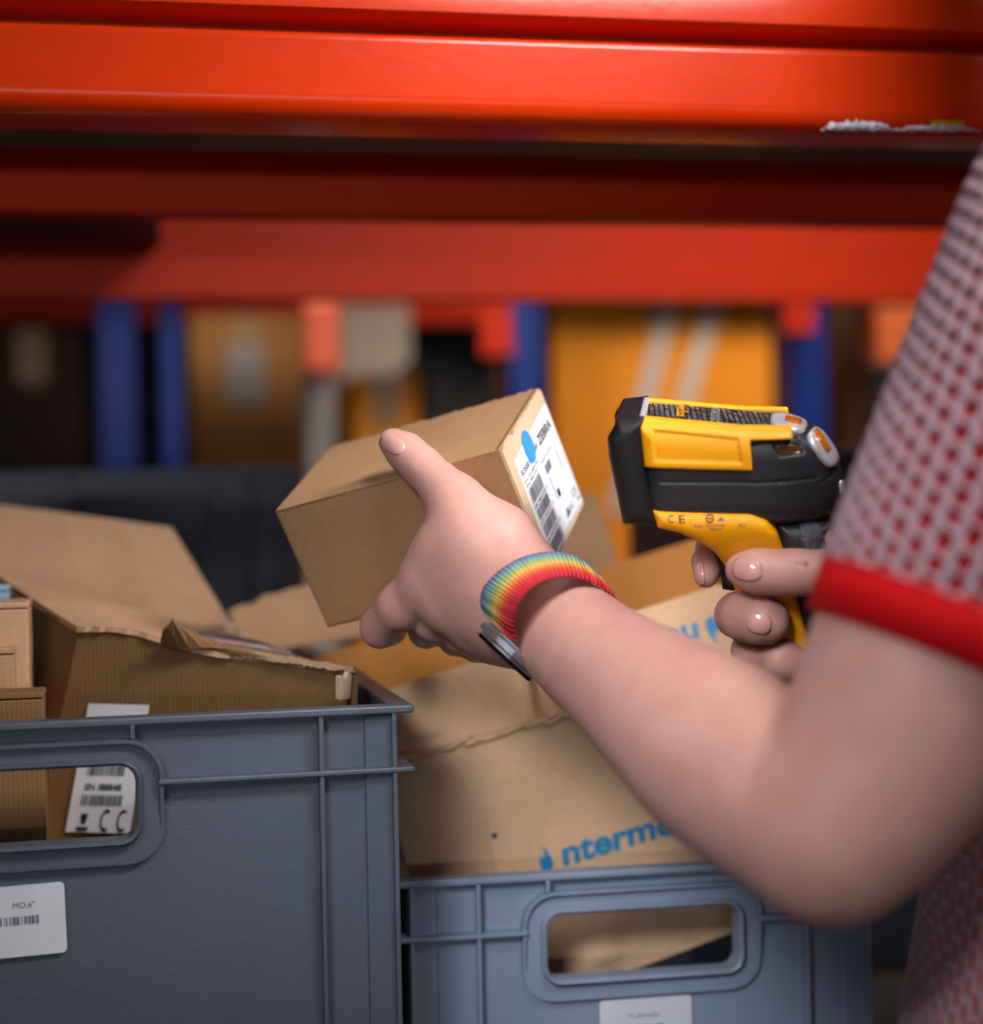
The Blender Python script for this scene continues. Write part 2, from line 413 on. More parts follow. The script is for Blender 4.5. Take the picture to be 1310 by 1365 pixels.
# crumpled film on the beam's lower lip
def film(name, px0, px1, py, seedv, h, label, m=M_film):
    t = thing(name, label, 'packaging film', W((px0+px1)/2, py+9, .992), group=None)
    rg = np.random.default_rng(seedv); nx, ny = 36, 7; vs = []; fs = []
    for i in range(nx):
        for j in range(ny):
            u, v = i/(nx-1), j/(ny-1); a = v*math.pi
            hh = h*math.sin(u*math.pi)**.5*(.5+.5*rg.random())
            vs.append(W(px0+(px1-px0)*u+rg.uniform(-2, 2), py+10-hh*v+rg.uniform(-1.5, 1.5), 1.0+.017*math.sin(math.atan2(0,1))+(px0+(px1-px0)*u-655)/F*math.tan(-YAW)-.004-.006*math.sin(a)*rg.random()))
    for i in range(nx-1):
        for j in range(ny-1): a = i*ny+j; fs.append((a, a+ny, a+ny+1, a+1))
    o = pyd('film_sheet', vs, fs, m, t)
    s = o.modifiers.new('s', 'SOLIDIFY'); s.thickness = .0006
    return t, o
film('film_scrap', 1095, 1190, 164, 3, 17, 'crumpled clear plastic film scrap stuck under the front orange beam, left of the yellow one')
tt, oo = film('film_scrap', 1188, 1305, 165, 8, 11, 'crumpled film scrap with yellow print under the orange beam beside the sleeve')
pyd('yellow_print', [W(1240, 161, 1.052), W(1285, 161, 1.055), W(1283, 170, 1.055), W(1246, 171, 1.052)], [(0, 1, 2, 3)], mat('yellow_ink', '#c9a800', .4, noise=.1), tt)

# ================================================================== CRATES
def rrect(w, h, r, n=6):
    """rounded rectangle centred on 0, counter-clockwise"""
    out = []
    for cx, cz, a0 in ((w/2-r, h/2-r, 0), (-w/2+r, h/2-r, 90), (-w/2+r, -h/2+r, 180), (w/2-r, -h/2+r, 270)):
        for i in range(n+1):
            a = math.radians(a0+90*i/n); out.append((cx+r*math.cos(a), cz+r*math.sin(a)))
    return out
def crate(label, M, w, l, h, m=M_plastic, group='grey plastic stacking crates', card=None, ribs=None, hx=None, handle=True):
    """local: x 0..w along the front, y 0..l to the back, z 0..h; M places it"""
    t = thing('storage_crate', label, 'crate', M=M, group=group)
    hx = w/2 if hx is None else hx
    wt = .003; ow, oh = .122, .040; oz = h-.046
    bm = bmesh.new()
    hw, hh = ow/2+.004, oh/2+.004
    if handle:
        for a, b, c_, d_ in ((0, hx-hw, 0, h-.002), (hx+hw, w, 0, h-.002), (hx-hw, hx+hw, 0, oz-hh), (hx-hw, hx+hw, oz+hh, h-.002)):
            bm_box(bm, a, b, 0, wt, c_, d_)
    else: bm_box(bm, 0, w, 0, wt, 0, h-.002)
    bm_box(bm, 0, w, l-wt, l, 0, h-.002); bm_box(bm, 0, wt, wt, l-wt, 0, h-.002); bm_box(bm, w-wt, w, wt, l-wt, 0, h-.002)
    bm_box(bm, 0, w, 0, l, 0, wt)
    from_bm('crate_body', bm, m, t)
    # rim flange with rounded lip
    bm = bmesh.new(); e = .009
    for a, b, c_, d_ in ((-e, w+e, -e, .004), (-e, w+e, l-.004, l+e), (-e, .004, .004, l-.004), (w-.004, w+e, .004, l-.004)):
        bm_box(bm, a, b, c_, d_, h-.0045, h, bev=.0012)
    from_bm('rim', bm, m, t)
    # horizontal band 35 mm under the rim, broken by the handle frame
    bz = h-.036
    fw, fh = .152, .068
    segs = [(-e, hx-fw/2+.003, -e, .001), (hx+fw/2-.003, w+e, -e, .001)] if handle else [(-e, w+e, -e, .001)]
    for a, b, c_, d_ in segs+[(-e, .001, .0012, l+e), (w-.001, w+e, .0012, l+e)]:
        bm = bmesh.new(); bm_box(bm, a, b, c_, d_, bz-.0015, bz+.0015, bev=.0009); from_bm('rib_band', bm, m, t)
    for x in (ribs or (.002, .043, w-.043, w-.002)):
        bm = bmesh.new(); bm_box(bm, x-.0014, x+.0014, -e+.001, .001, 0, h-.004, bev=.0008)
        from_bm('rib', bm, m, t)
    for a in (0, w-.018):
        bm = bmesh.new(); bm_box(bm, a, a+.018, -.0025, .0, .0, h-.005, bev=.001); from_bm('corner_post', bm, m, t)
    if handle:
        for sx in (-1, 1):
            bm = bmesh.new(); x = hx+sx*(fw/2-.016); bm_box(bm, x-.0013, x+.0013, -e, .001, oz+fh/2, h-.004, bev=.0006); from_bm('rib', bm, m, t)
        bm = bmesh.new(); n = 8
        prof = []
        O = rrect(fw, fh, .020, n); I = rrect(ow, oh, .009, n)
        def mixr(a, k): return [(o[0]*(1-a)+i[0]*a, o[1]*(1-a)+i[1]*a) for o, i in zip(O, I)]
        rings = []
        rr = [(0, .0, 0), (0, -.0085, 1), (.13, -.0085, 1), (.16, -.0045, 0), (.74, -.0045, 0), (.78, -.0090, 0), (.86, -.0100, 0), (.97, -.0090, 0), (1, -.006, 0), (1, .006, 0)]
        for a, y, top in rr:
            pts = mixr(a, 0); ring = []
            for p in pts:
                yy = y
                if top == 1: yy = -.0045+(y+.0045)*min(1, max(0, (p[1]+.010)/.02))
                ring.append(bm.verts.new((hx+p[0], yy, oz+p[1])))
            rings.append(ring)
        for A, B_ in zip(rings, rings[1:]):
            k = len(A)
            for i in range(k): bm.faces.new((A[i], A[(i+1) % k], B_[(i+1) % k], B_[i]))
        o = from_bm('handle_frame', bm, m, t, smooth=True)
        try: o.data.set_sharp_from_angle(angle=math.radians(50))
        except Exception: pass
    if card:
        x0, x1, z0, z1, rot, lines = card
        cxm, czm = (x0+x1)/2, (z0+z1)/2; MR = Matrix.Rotation(rot, 4, 'Y')
        def fn(x, z, y=-.0028): 
            q = MR @ Vector((x-cxm, 0, z-czm)); return M @ Vector((cxm+q.x, y, czm+q.z))
        pts = [(cxm+p[0], czm+p[1]) for p in rrect(x1-x0, z1-z0, .0025, 3)]; n = len(pts)
        o = pyd('label_card', [fn(*p) for p in pts]+[fn(p[0], p[1], -.0021) for p in pts], [tuple(range(n))[::-1]]+[(i, (i+1) % n, n+(i+1) % n, n+i) for i in range(n)], M_paper_d, t, 'white paper label card under the handle')
        P = Print(); lines(P, x0, x1, z0, z1); P.build('print', lambda x, z: fn(x, z, -.0030), M_inkgrey, o)
    return t
def crate_at(corner, w, l, h, yaw=0, side='r', **k):
    """corner = world position of the front top corner ('r' right, 'l' left)"""
    R = Matrix.Rotation(yaw, 4, 'Z'); off = Vector((w if side == 'r' else 0, 0, h))
    return Matrix.Translation(Vector(corner)-(R @ off)) @ R
def card1(P, x0, x1, z0, z1):
    P.text('MO.6"', x1-.027, z1-.012, .0032); P.bars(x1-.036, x1-.020+.006, z1-.021, z1-.0165, 14, 5); 
def card2(P, x0, x1, z0, z1):
    P.text('TURNED', x0+.018, z1-.012, .0025, w=.020); P.bars(x0+.016, x1-.018, z1-.0200, z1-.0165, 22, 9)
lc = W(527, 938, .93)
LH = lc.z-SHELF; LYAW = math.radians(2.0)
ML = crate_at((lc.x, lc.y, lc.z), .395, .36, LH, LYAW, 'r')
crate('shaded grey crate full of cartons in the left foreground, nearest to the camera', ML, .395, .36, LH, m=M_plastic_shade, hx=.190,
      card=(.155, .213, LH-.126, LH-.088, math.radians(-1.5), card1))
rc = W(542, 1171, 1.005)
RH = rc.z-SHELF; RYAW = math.radians(-1.0)
MR_ = crate_at((rc.x, rc.y, rc.z), .30, .39, RH, RYAW, 'l')
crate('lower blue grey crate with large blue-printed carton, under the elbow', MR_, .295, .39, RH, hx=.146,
      card=(.118, .177, RH-.125, RH-.082, 0, card2))
# rear crates, on a carton-high plinth crate each
def back_crate(px, py, d, w, label, label2, side, hx):
    c = W(px, py, d); h = .22
    M = crate_at((c.x, c.y, c.z), w, .27, h, 0, side)
    crate(label, M, w, .27, h, m=M_plastic_dk, hx=hx, group='grey plastic crates at the back of the shelf')
    h2 = c.z-h-SHELF
    M2 = M @ Matrix.Translation((0, 0, -h2-.0005))
    t = crate(label2, M2, w, .27, h2, m=M_plastic_dk, group='grey plastic crates at the back of the shelf', handle=False)
    return M
back_crate(398, 622, 1.52, .40, 'dark crate with round-cornered handle behind the open flap on the left', 'shallow crate carrying the left rear crate', 'r', .255)
back_crate(940, 602, 1.50, .40, 'blurred grey crate behind the yellow scanner', 'shallow crate carrying the rear crate behind the scanner', 'l', .2)

# ================================================================== CARTONS IN THE LEFT CRATE
def carton_group(name, label, loc, group=None): return thing(name, label, 'cardboard box', loc, group)
# the tilted carton with the torn lid
t = carton_group('cardboard_box', 'tilted brown carton with torn lid edge and tape, in the left crate', W(280, 1200, 1.03))
c_tl, c_tr = W(106, 838, 1.0), W(467, 896, .985)
c_br, c_bl = W(452, 1330, 1.03), W(15, 1260, 1.045)
slab('front_panel', (c_tl, c_tr, c_br, c_bl), .0035, K_dark, t, nx=20, ny=6)  # darker kraft than the lid carries the shade on this face
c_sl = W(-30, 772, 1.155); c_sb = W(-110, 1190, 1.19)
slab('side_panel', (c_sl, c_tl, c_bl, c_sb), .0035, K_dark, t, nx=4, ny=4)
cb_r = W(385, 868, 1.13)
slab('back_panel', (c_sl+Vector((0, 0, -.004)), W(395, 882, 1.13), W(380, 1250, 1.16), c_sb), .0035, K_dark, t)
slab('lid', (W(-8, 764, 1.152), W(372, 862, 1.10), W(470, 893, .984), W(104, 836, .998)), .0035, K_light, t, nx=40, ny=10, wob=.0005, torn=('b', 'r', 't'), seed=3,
     push=lambda u, v: .004*math.sin(u*9)*v*(1-u))
slab('lid_edge', (W(300, 862, .992), W(470, 889, .980), W(471, 897, .978), W(300, 872, .990)), .003, K_edge, t, nx=40, ny=2, torn=('t', 'b', 'r'), seed=7, wob=.0004)
slab('tape_strip', (W(262, 838, 1.050), W(364, 858, 1.052), W(392, 873, 1.020), W(268, 851, 1.022)), .0004, M_tape, t, nx=8, ny=3, wob=.0006, label='shiny clear tape strip on the lid')
# torn up flap of the lid
fl = [W(217, 852, .992), W(219, 836, .982), W(226, 832, .980), W(231, 824, .978), W(243, 834, .984), W(258, 845, .990), W(272, 851, .994), W(300, 866, .994), W(340, 876, .992), W(383, 884, .990), W(340, 868, 1.0), W(300, 858, 1.006)]
vs = [p for p in fl[:10]]; lowp = [W(x, y, d) for x, y, d in ((219, 856, .994), (222, 856, .992), (230, 858, .991), (240, 860, .990), (252, 862, .990), (268, 865, .990), (285, 868, .990), (305, 872, .989), (345, 880, .988), (384, 889, .987))]
vs = [W(217, 850, .990)]+fl[1:10]; n = 10; vv = vs+lowp; fs = [(i, i+1, n+i+1, n+i) for i in range(n-1)]
o = pyd('torn_flap', vv, fs, K_dark, t, 'dark torn strip curling up from the lid'); sdf = o.modifiers.new('s', 'SOLIDIFY'); sdf.thickness = .003
# folded corner piece at the right end
slab('corner_fold', (W(453, 905, .966), W(469, 899, .972), W(467, 931, .978), W(453, 933, .968)), .004, K_pale, t, nx=4, ny=8, torn=('t',), seed=2)
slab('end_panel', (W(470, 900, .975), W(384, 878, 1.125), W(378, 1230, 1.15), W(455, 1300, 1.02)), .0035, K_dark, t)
# white barcode label on its front panel (partly seen through the handle)
def quadmap(tl, tr, br, bl, off):
    n = (tr-tl).cross(bl-tl).normalized()
    if n.dot(CAM-tl) < 0: n = -n
    return lambda x, y: tl*(1-x)*(1-y)+tr*x*(1-y)+br*x*y+bl*(1-x)*y+n*off
def fp(u, v): return c_tl*(1-u)*(1-v)+c_tr*u*(1-v)+c_br*u*v+c_bl*(1-u)*v
def onplane(px, py, a, b, c_):                          # where the view ray meets the plane of three points
    n = (b-a).cross(c_-a); r = cam_ray(px, py); return CAM+r*((a-CAM).dot(n)/r.dot(n))
q = [onplane(x, y, c_tl, c_tr, c_bl) for x, y in ((119, 937), (200, 939), (174, 1110), (88, 1108))]
lm = quadmap(*q, .0012)
o = pyd('barcode_label', [lm(0, 0), lm(1, 0), lm(1, 1), lm(0, 1)], [(0, 1, 2, 3)], M_white, t, 'white barcode label on the front panel')
P = Print()
P.bars(.18, .78, .44, .55, 26, 1); P.bars(.16, .80, .695, .78, 26, 2); P.rect(.16, .955, .34, .985)
P.text('SN /88848', .18, 0, .05, w=.55); 
P.v = [(x, y) for x, y in P.v]
base = len(P.v)
vs_, fs_, tw = text_geo('SN /88848', .02)
P2 = Print()
for (x, y) in vs_: P2.v.append((.18+x/tw*.58, .665-y*.075))
P2.f = [tuple(f) for f in fs_]
for a0, cx in ((0, .60), (0, .86)):
    P2.ring(cx, .90, .040*1.6, .055*1.6, math.radians(60), math.radians(300))
P2.v = [(x, .90+(y-.90)*.55 if 0 else y) for x, y in P2.v]
P.v = P.v[:]; P3 = Print(); P3.bars(.18, .78, .44, .55, 26, 1); P3.bars(.16, .80, .70, .785, 26, 2); P3.rect(.16, .955, .34, .985)
P3.poly([(.20, .85), (.31, .85), (.29, .93), (.22, .93)]); 
lm2 = quadmap(*q, .0016)
P3.build('barcode', lm2, M_ink, o); P2.build('print', lm2, M_ink, o)

# big open carton behind: raised flap
t = carton_group('cardboard_box', 'open carton with tall smooth raised flap at the back of the left crate', W(150, 1100, 1.22))
slab('raised_flap', (W(-60, 663, 1.235), W(228, 703, 1.20), W(309, 834, 1.18), W(-60, 850, 1.19)), .004, K_light, t, nx=4, ny=3, wob=.001, label='smooth raised flap')
slab('front_panel', (W(-60, 851, 1.188), W(309, 835, 1.18), W(300, 1150, 1.20), W(-60, 1150, 1.20)), .004, K_mid, t)
# pieces around 320,820
slab('torn_corner', (W(300, 828, 1.17), W(318, 832, 1.17), W(316, 846, 1.17), W(300, 846, 1.17)), .004, K_pale, t, nx=4, ny=4, torn=('t', 'r'), seed=5)
# slim cartons at the far left
def slim(px0, px1, py, d, m, label, hgt=.20, dep=.06, rot=.05, bits=None):
    a, b = W(px0, py, d), W(px1, py, d); w = (b-a).length
    M = Matrix.Translation((a.x, a.y, a.z)) @ Matrix.Rotation(rot, 4, 'Z')
    t = thing('cardboard_box', label, 'cardboard box', M=M @ Matrix.Translation((0, 0, -hgt)), group='small cartons at the left edge')
    T = Matrix.Translation((0, 0, hgt))
    bm = bmesh.new(); bm_box(bm, 0, w, 0, dep, 0, hgt-.004, bev=.0012); from_bm('box_body', bm, m, t)
    bm = bmesh.new(); bm_box(bm, -.0005, w+.0005, -.0005, dep+.0005, hgt-.0035, hgt, bev=.0008); from_bm('top_flap', bm, m, t)
    return t
slim(-75, 33, 806, .975, K_light, 'small light carton at the left edge, highest of the slim ones', .20, .05)
slim(-90, 52, 928, .925, K_dark, 'short dark carton at the left edge just inside the crate rim', .12, .028, rot=.03)
slim(-110, 14, 868, .958, K_mid, 'worn carton between the two others at the left edge', .17, .014, rot=.03)
slim(-60, 8, 782, 1.03, mat('blue_box', '#7fa3bd', .5, noise=.1), 'small pale blue package tip at the left edge', .18, .02)

# ================================================================== LARGE CARTON IN THE RIGHT CRATE
t = carton_group('cardboard_box', 'large open carton with blue lettering filling the lower right crate', W(720, 1250, 1.08))
A0, A1 = W(508, 922, 1.058), W(1030, 757, 1.115)
B0, B1 = W(512, 1018, 1.048), W(1075, 852+15, 1.085)
D1, D0 = W(1130, 1185, 1.100), W(590, 1385, 1.060)
def dent(cx, cy, r, a): return lambda u, v: a*math.exp(-((u-cx)**2+(v-cy)**2)/r**2)
def body_push(u, v):
    return -.002*math.exp(-((u-.2)/.02)**2-((v-.55)/.3)**2)+.005*dent(.40, .90, .05, 1)(u, v)-.004*dent(.46, .86, .04, 1)(u, v)+.0022*math.sin(u*7+1)*math.sin(v*5)
B0b = B0; B1b = B1
fpan = slab('front_panel', (B0b, B1b, D1, D0), .004, K_open, t, nx=60, ny=40, push=body_push)
fflap = slab('front_flap', (A0, A1, B1, B0), .004, K_open, t, nx=60, ny=14,
     push=lambda u, v: .0035*math.exp(-((u-.36-.02*v)/.012)**2)-.003*math.exp(-((u-.34)/.02)**2)-.003*v**6+.0015*math.sin(u*9)-.005*dent(.06, .85, .07, 1)(u, v))
# crease row of little crush marks along the fold
bm = bmesh.new()
for i in range(60):
    u = i/59; p = B0*(1-u)+B1*u; p = p+(CAM-p).normalized()*(.0005+.0012*random.random())+Vector((0, 0, random.uniform(-.002, .002)))
    r = bmesh.ops.create_icosphere(bm, subdivisions=1, radius=1)
    for v in r['verts']: v.co = p+Vector((v.co.x*.0065, v.co.y*.002, v.co.z*.0022+v.co.x*.0019))
o = from_bm('crease', bm, K_open, t, smooth=True, world=True); o['kind'] = 'stuff'
slab('inner_panel', (W(380, 889, 1.16), W(931, 717, 1.20), W(1010, 900, 1.19), W(590, 1120, 1.15)), .004, K_warmlit, t, nx=4, ny=3, label='inner panel tinted by warm light')
slab('rear_flap', (W(303, 812, 1.235), W(791, 656, 1.285), W(838, 790, 1.28), W(330, 872, 1.23)), .004, K_flute, t, nx=30, ny=6, torn=('t',), label='ridged rear flap', seed=4)
slab('side_panel', (W(1040, 770, 1.125), W(940, 722, 1.20), W(1060, 1190, 1.22), W(1135, 1185, 1.10)), .004, K_mid, t)
# blue lettering: on the body upright, on the flap upside down
cf1 = conform(bvh_of(fpan.data)); cf2 = conform(bvh_of(fflap.data))
pf = [onplane(x, y, B0, B1, D0) for x, y in ((725, 1155), (1010, 1070), (1000, 1030), (715, 1115))]
org = pf[0]; ux = (pf[1]-pf[0]).normalized(); nn = (B1-B0).cross(D0-B0).normalized()
if nn.dot(CAM-org) < 0: nn = -nn
uy = nn.cross(ux).normalized()
if uy.z < 0: uy = -uy
def drop(P, x, y, h):
    pts = [(0, 0), (.26, .0), (.42, .16), (.44, .42), (.30, .75), (.14, 1.0), (.17, .72), (.10, .5), (-.06, .66), (-.16, .38), (-.12, .12)]
    P.poly([(x+a*h*.8, y+b*h) for a, b in pts])
P = Print(); mpx = 1.05/F
drop(P, .0, -.004, .018); P.text('ntermec', .0125, -.003, .0160, w=.088, bold=.035, shear=.12)
P.build('blue_lettering', lambda x, y: cf1(org+ux*x+uy*y), M_inkblue, t, 'blue lettering on the front panel')
pf = [onplane(x, y, A0, A1, B0) for x, y in ((962, 835), (820, 870))]
org2 = pf[0]; ux2 = (pf[1]-pf[0]).normalized(); n2 = (A1-A0).cross(B0-A0).normalized()
if n2.dot(CAM-org2) < 0: n2 = -n2
uy2 = n2.cross(ux2).normalized()
if uy2.z > 0: uy2 = -uy2
P = Print(); drop(P, .004, -.008, .019); P.text('ntermec', .016, -.006, .0155, w=.092, bold=.03, shear=.12)
P.build('blue_lettering', lambda x, y: cf2(org2+ux2*x+uy2*y), M_inkblue, t, 'blurred upside-down blue lettering on the flap')
p = onplane(659, 1114, B0, B1, D0)
P = Print(); P.poly([(.0022*math.cos(a)*(1+.3*math.sin(3*a)), .0016*math.sin(a)) for a in [i*math.pi/6 for i in range(12)]])
P.build('dark_spot', lambda x, y: cf1(p+ux*x+uy*y), M_ink, t)

# ================================================================== HELD CARTON
R3 = [[0.9032050138077636, 0.24341688564871522, 0.3535094380827728], [-0.36075058731636134, 0.8767838100662241, 0.3179766723466602], [0.2325504607250175, 0.4147268621476491, -0.8797283177377815]]
def camv(v):                                            # right, depth, image-up -> world direction
    return RC @ Vector((v[0], v[2], -v[1]))
HA = CAM+camv((-0.1273236975799211, 0.975, 0.0008008385436025597))
ea, eb, ec = [camv([R3[i][j] for i in range(3)]) for j in range(3)]
La, Lb, Lc = .1455, .0987, .0805
t = thing('cardboard_box', 'small closed brown carton with barcode label held in the left hand', 'cardboard box', HA)
def HP(a, b, c_): return HA+ea*a+eb*b+ec*c_
def hslab(name, o, u, v, nu, nv, th, m, label=None, torn=None, seed=1):
    # o origin, u, v edge vectors, board grows inward (towards box centre)
    cen = HP(La/2, Lb/2, Lc/2); n = u.cross(v).normalized()
    if n.dot(cen-o) < 0: n = -n
    rg = np.random.default_rng(seed); vs = []; k = nu+1
    for j in range(nv+1):
        for i in range(nu+1):
            q = o+u*(i/nu)+v*(j/nv)
            if torn == 'v1' and j == nv: q = q+v.normalized()*(rg.choice([0, 0, 0, .0008, -.0012, .0024]) )
            if torn == 'v0' and j == 0: q = q+v.normalized()*(rg.choice([0, 0, .0006, -.0008, .0012]))
            vs.append(q)
    NV = len(vs); vs += [p+n*th for p in vs]; fs = []
    for j in range(nv):
        for i in range(nu): a = j*k+i; q = (a, a+1, a+k+1, a+k); fs += [q, tuple(NV+x for x in reversed(q))]
    rim = list(range(k))+[j*k+nu for j in range(1, nv+1)]+[nv*k+i for i in range(nu-1, -1, -1)]+[j*k for j in range(nv-1, 0, -1)]
    for a, b in zip(rim, rim[1:]+rim[:1]): fs.append((b, a, a+NV, b+NV))
    return pyd(name, vs, fs, m, t, label)
g = .0006
hslab('front_panel', HP(0, 0, g), ea*La, ec*(Lc-g), 1, 1, .0016, K_held)
hslab('top_panel', HP(0, 0, 0), ea*La, eb*Lb, 60, 1, .0016, K_held, torn='v1', seed=6)
hslab('back_panel', HP(0, Lb, g), ea*La, ec*(Lc-g), 1, 1, .0016, K_held)
hslab('bottom_panel', HP(0, 0, Lc), ea*La, eb*Lb, 1, 1, .0016, K_held)
hslab('left_end_panel', HP(-.0004, 0, 0), eb*Lb, ec*Lc, 1, 1, .0016, K_held)
hslab('end_flap', HP(La+.0016, .0006, .0008), eb*(Lb-.0006), ec*(Lc-.0012), 40, 1, .0016, K_pale, 'brightly lit end flap carrying the label', torn='v0', seed=9)  # paler kraft than the other panels puts the side light into its colour
hslab('inner_flap', HP(La-.0008, .001, -.0003), eb*(Lb-.002), ec*(Lc-.002), 1, 1, .0016, K_dark)
end = lambda s, q, off=.0001: HP(La+.0016+off, s*Lb, q*Lc)
def fend(off): return lambda s, q: end(s, q, off)
pts = [(.12, .155), (.985, .125), (.99, .955), (.10, .97)]
lab = pyd('white_label', [end(*p, .00035) for p in pts]+[end(*p, .0) for p in pts], [(0, 1, 2, 3), (0, 4, 5, 1), (1, 5, 6, 2), (2, 6, 7, 3), (3, 7, 4, 0)], M_white, t, 'white printed shipping label')
def etxt(P, s, x, y, h, w, bold=.0):
    vs_, fs_, tw = text_geo(s, bold); b = len(P.v)
    for a, c_ in vs_: P.v.append((x+a/tw*w, y-c_*h/.72))
    P.f += [tuple(b+i for i in f) for f in fs_]
P = Print(); Q = Print()
etxt(P, 'ZEBRA', .60, .29, .075, .33, .03)
for i in range(4): P.poly([(.47+i*.025, .285-.01*i), (.485+i*.025, .215+.01*i), (.495+i*.025, .22), (.482+i*.025, .295)])
etxt(Q, 'MADE IN CHINA', .52, .40, .024, .27)
etxt(P, 'R35001', .15, .30, .045, .20, .01)
for k, (y, n) in enumerate(((.355, 2), (.56, 1), (.69, 1), (.83, 1))):
    for i in range(n): etxt(Q, ['P/N: 203-883-006', 'DESC: PRINT UNIT 10', 'QTY: 1 PCS LOT 22', 'SN 48-2140-00', 'REV A 5820'][k+i], .14, y+i*.035, .022, .34)
for y0_, y1_, s in ((.41, .52, 1), (.575, .655, 2), (.705, .79, 3), (.85, .94, 4)): Q.bars(.15, .43, y0_, y1_, 20, s)
Q.bars(.55, .68, .43, .50, 10, 8)
etxt(P, 'CE', .83, .86, .065, .11); Q.poly([(.60, .90), (.70, .90), (.65, .83)]); etxt(P, 'EAC', .68, .90, .05, .12)
etxt(Q, '(1P) MPD 353118', .50, .955, .022, .3); P.rect(.60, .66, .65, .72); P.rect(.90, .90, .97, .915)
P.rect(.56, .53, .57, .72); P.rect(.84, .44, .85, .60)
P.build('black_print', fend(.0005), M_ink, lab); Q.build('grey_print', fend(.0005), M_inkgrey, lab)
dn = Print(); dn.poly([(.42+.095*math.cos(a), .20+.125*math.sin(a)) for a in [i*math.pi/16 for i in range(32)]])
dn.build('blue_dot', fend(.0006), M_dot, t, 'round light blue sticker')

# ================================================================== SCANNER
SO = W(965, 640, .905)
ty, tp = math.radians(8), math.radians(15)
sx = Vector((math.cos(ty), -math.sin(ty), 0)); sy = Vector((math.sin(ty)*math.cos(tp), math.cos(ty)*math.cos(tp), math.sin(tp))); sz = sx.cross(sy)
RS = Matrix([camv(sx), camv(sy), camv(sz)]).transposed()
MS = Matrix.Translation(SO) @ RS.to_4x4(); MSi = MS.inverted()
scan = thing('barcode_scanner', 'yellow and black pistol grip barcode scanner held in the right hand', 'barcode scanner', M=MS)
def S(px, py, yl=-.03):
    o = MSi @ CAM; d = (MSi.to_3x3() @ cam_ray(px, py)); k = (yl-o.y)/d.y; q = o+d*k; return (q.x, q.z)
def SP(pts, yl=-.03): return [S(x, y, yl) for x, y in pts]
bodyP = SP([(850, 546), (1000, 558), (1058, 560), (1090, 574), (1112, 598), (1123, 630), (1122, 655), (1110, 675), (1092, 684), (1010, 685), (860, 684)], 0)
def hwb(X):
    x1 = S(1020, 640, 0)[0]; x2 = S(1125, 640, 0)[0]; q = np.clip((X-x1)/(x2-x1), 0, 1)
    return .0335-.015*q**2
def d_body(P):
    return smax(poly2d(P[:, 0], P[:, 2], bodyP)+.0, np.abs(P[:, 1])-hwb(P[:, 0]), .016)
gripY = SP([(869, 674), (925, 677), (1000, 679), (1022, 689), (1035, 705), (1045, 735), (1062, 800), (1085, 880), (1100, 945), (1052, 958), (1030, 890), (990, 815), (977, 790), (968, 763), (951, 735), (925, 715), (905, 706), (877, 699)], -.024)
def hwg(Z):
    z1 = S(980, 690, -.02)[1]; z2 = S(980, 790, -.02)[1]; q = np.clip((z1-Z)/(z1-z2), 0, 1)
    return .0362-.0195*(q*q*(3-2*q))
def d_grip(P):
    return smax(poly2d(P[:, 0], P[:, 2], gripY), np.abs(P[:, 1])-hwg(P[:, 2]), .007)
backP = SP([(1030, 680), (1108, 684), (1097, 705), (1096, 740), (1110, 830), (1135, 935), (1085, 950), (1072, 880), (1052, 800), (1040, 735)], 0)
def d_back(P): return smax(poly2d(P[:, 0], P[:, 2], backP), np.abs(P[:, 1])-np.minimum(hwg(P[:, 2]+.006)-.0045, .027), .012)
side_rec = SP([(1030, 592), (1064, 591), (1071, 605), (1038, 608)], -.031)
def groove(P, pts, yl, r):
    d = np.full(len(P), 1e9)
    pts = [S(x, y, yl) for x, y in pts]
    for a, b in zip(pts, pts[1:]):
        a3 = np.array(a); b3 = np.array(b); ab = b3-a3; w = P[:, [0, 2]]-a3
        tt_ = np.clip(w@ab/(ab@ab), 0, 1); d = np.minimum(d, np.linalg.norm(w-tt_[:, None]*ab, axis=1)-r)
    return d
def f_body(P):
    d = d_body(P)
    deep = -(np.abs(P[:, 1])-(hwb(P[:, 0])-.0035))
    d = smax(d, -np.maximum(poly2d(P[:, 0], P[:, 2], side_rec), deep), .0012)
    g1 = groove(P, [(1004, 592), (1030, 587), (1062, 587), (1078, 606), (1092, 639), (1003, 643)], -.031, .0005)
    g2 = groove(P, [(1092, 639), (1108, 634), (1121, 622)], -.02, .0005)
    g3 = groove(P, [(880, 642), (1003, 643)], -.032, .0004)
    gg = np.minimum(np.minimum(g1, g2), g3)
    return smax(d, -smax(gg, -(d+.0009), .0005), .0008)
SL = (-.075, -.045, -.075); SH = (.085, .045, .055)
def spart(name, f, lo, hi, res, m, label=None):
    me = sdf_mesh(name, f, lo, hi, res); o = link_mesh(name, me, m, scan, label); return o
sb = spart('housing', f_body, SL, SH, .0009, M_shell)
f_bv = bvh_of(sb.data, MS)
panP = SP([(851, 558), (868, 560), (985, 571), (1056, 571), (1057, 587), (1000, 588), (1003, 627), (930, 625), (859, 623)], -.034)
pan2 = SP([(868, 572), (985, 584), (990, 618), (872, 615)], -.034)
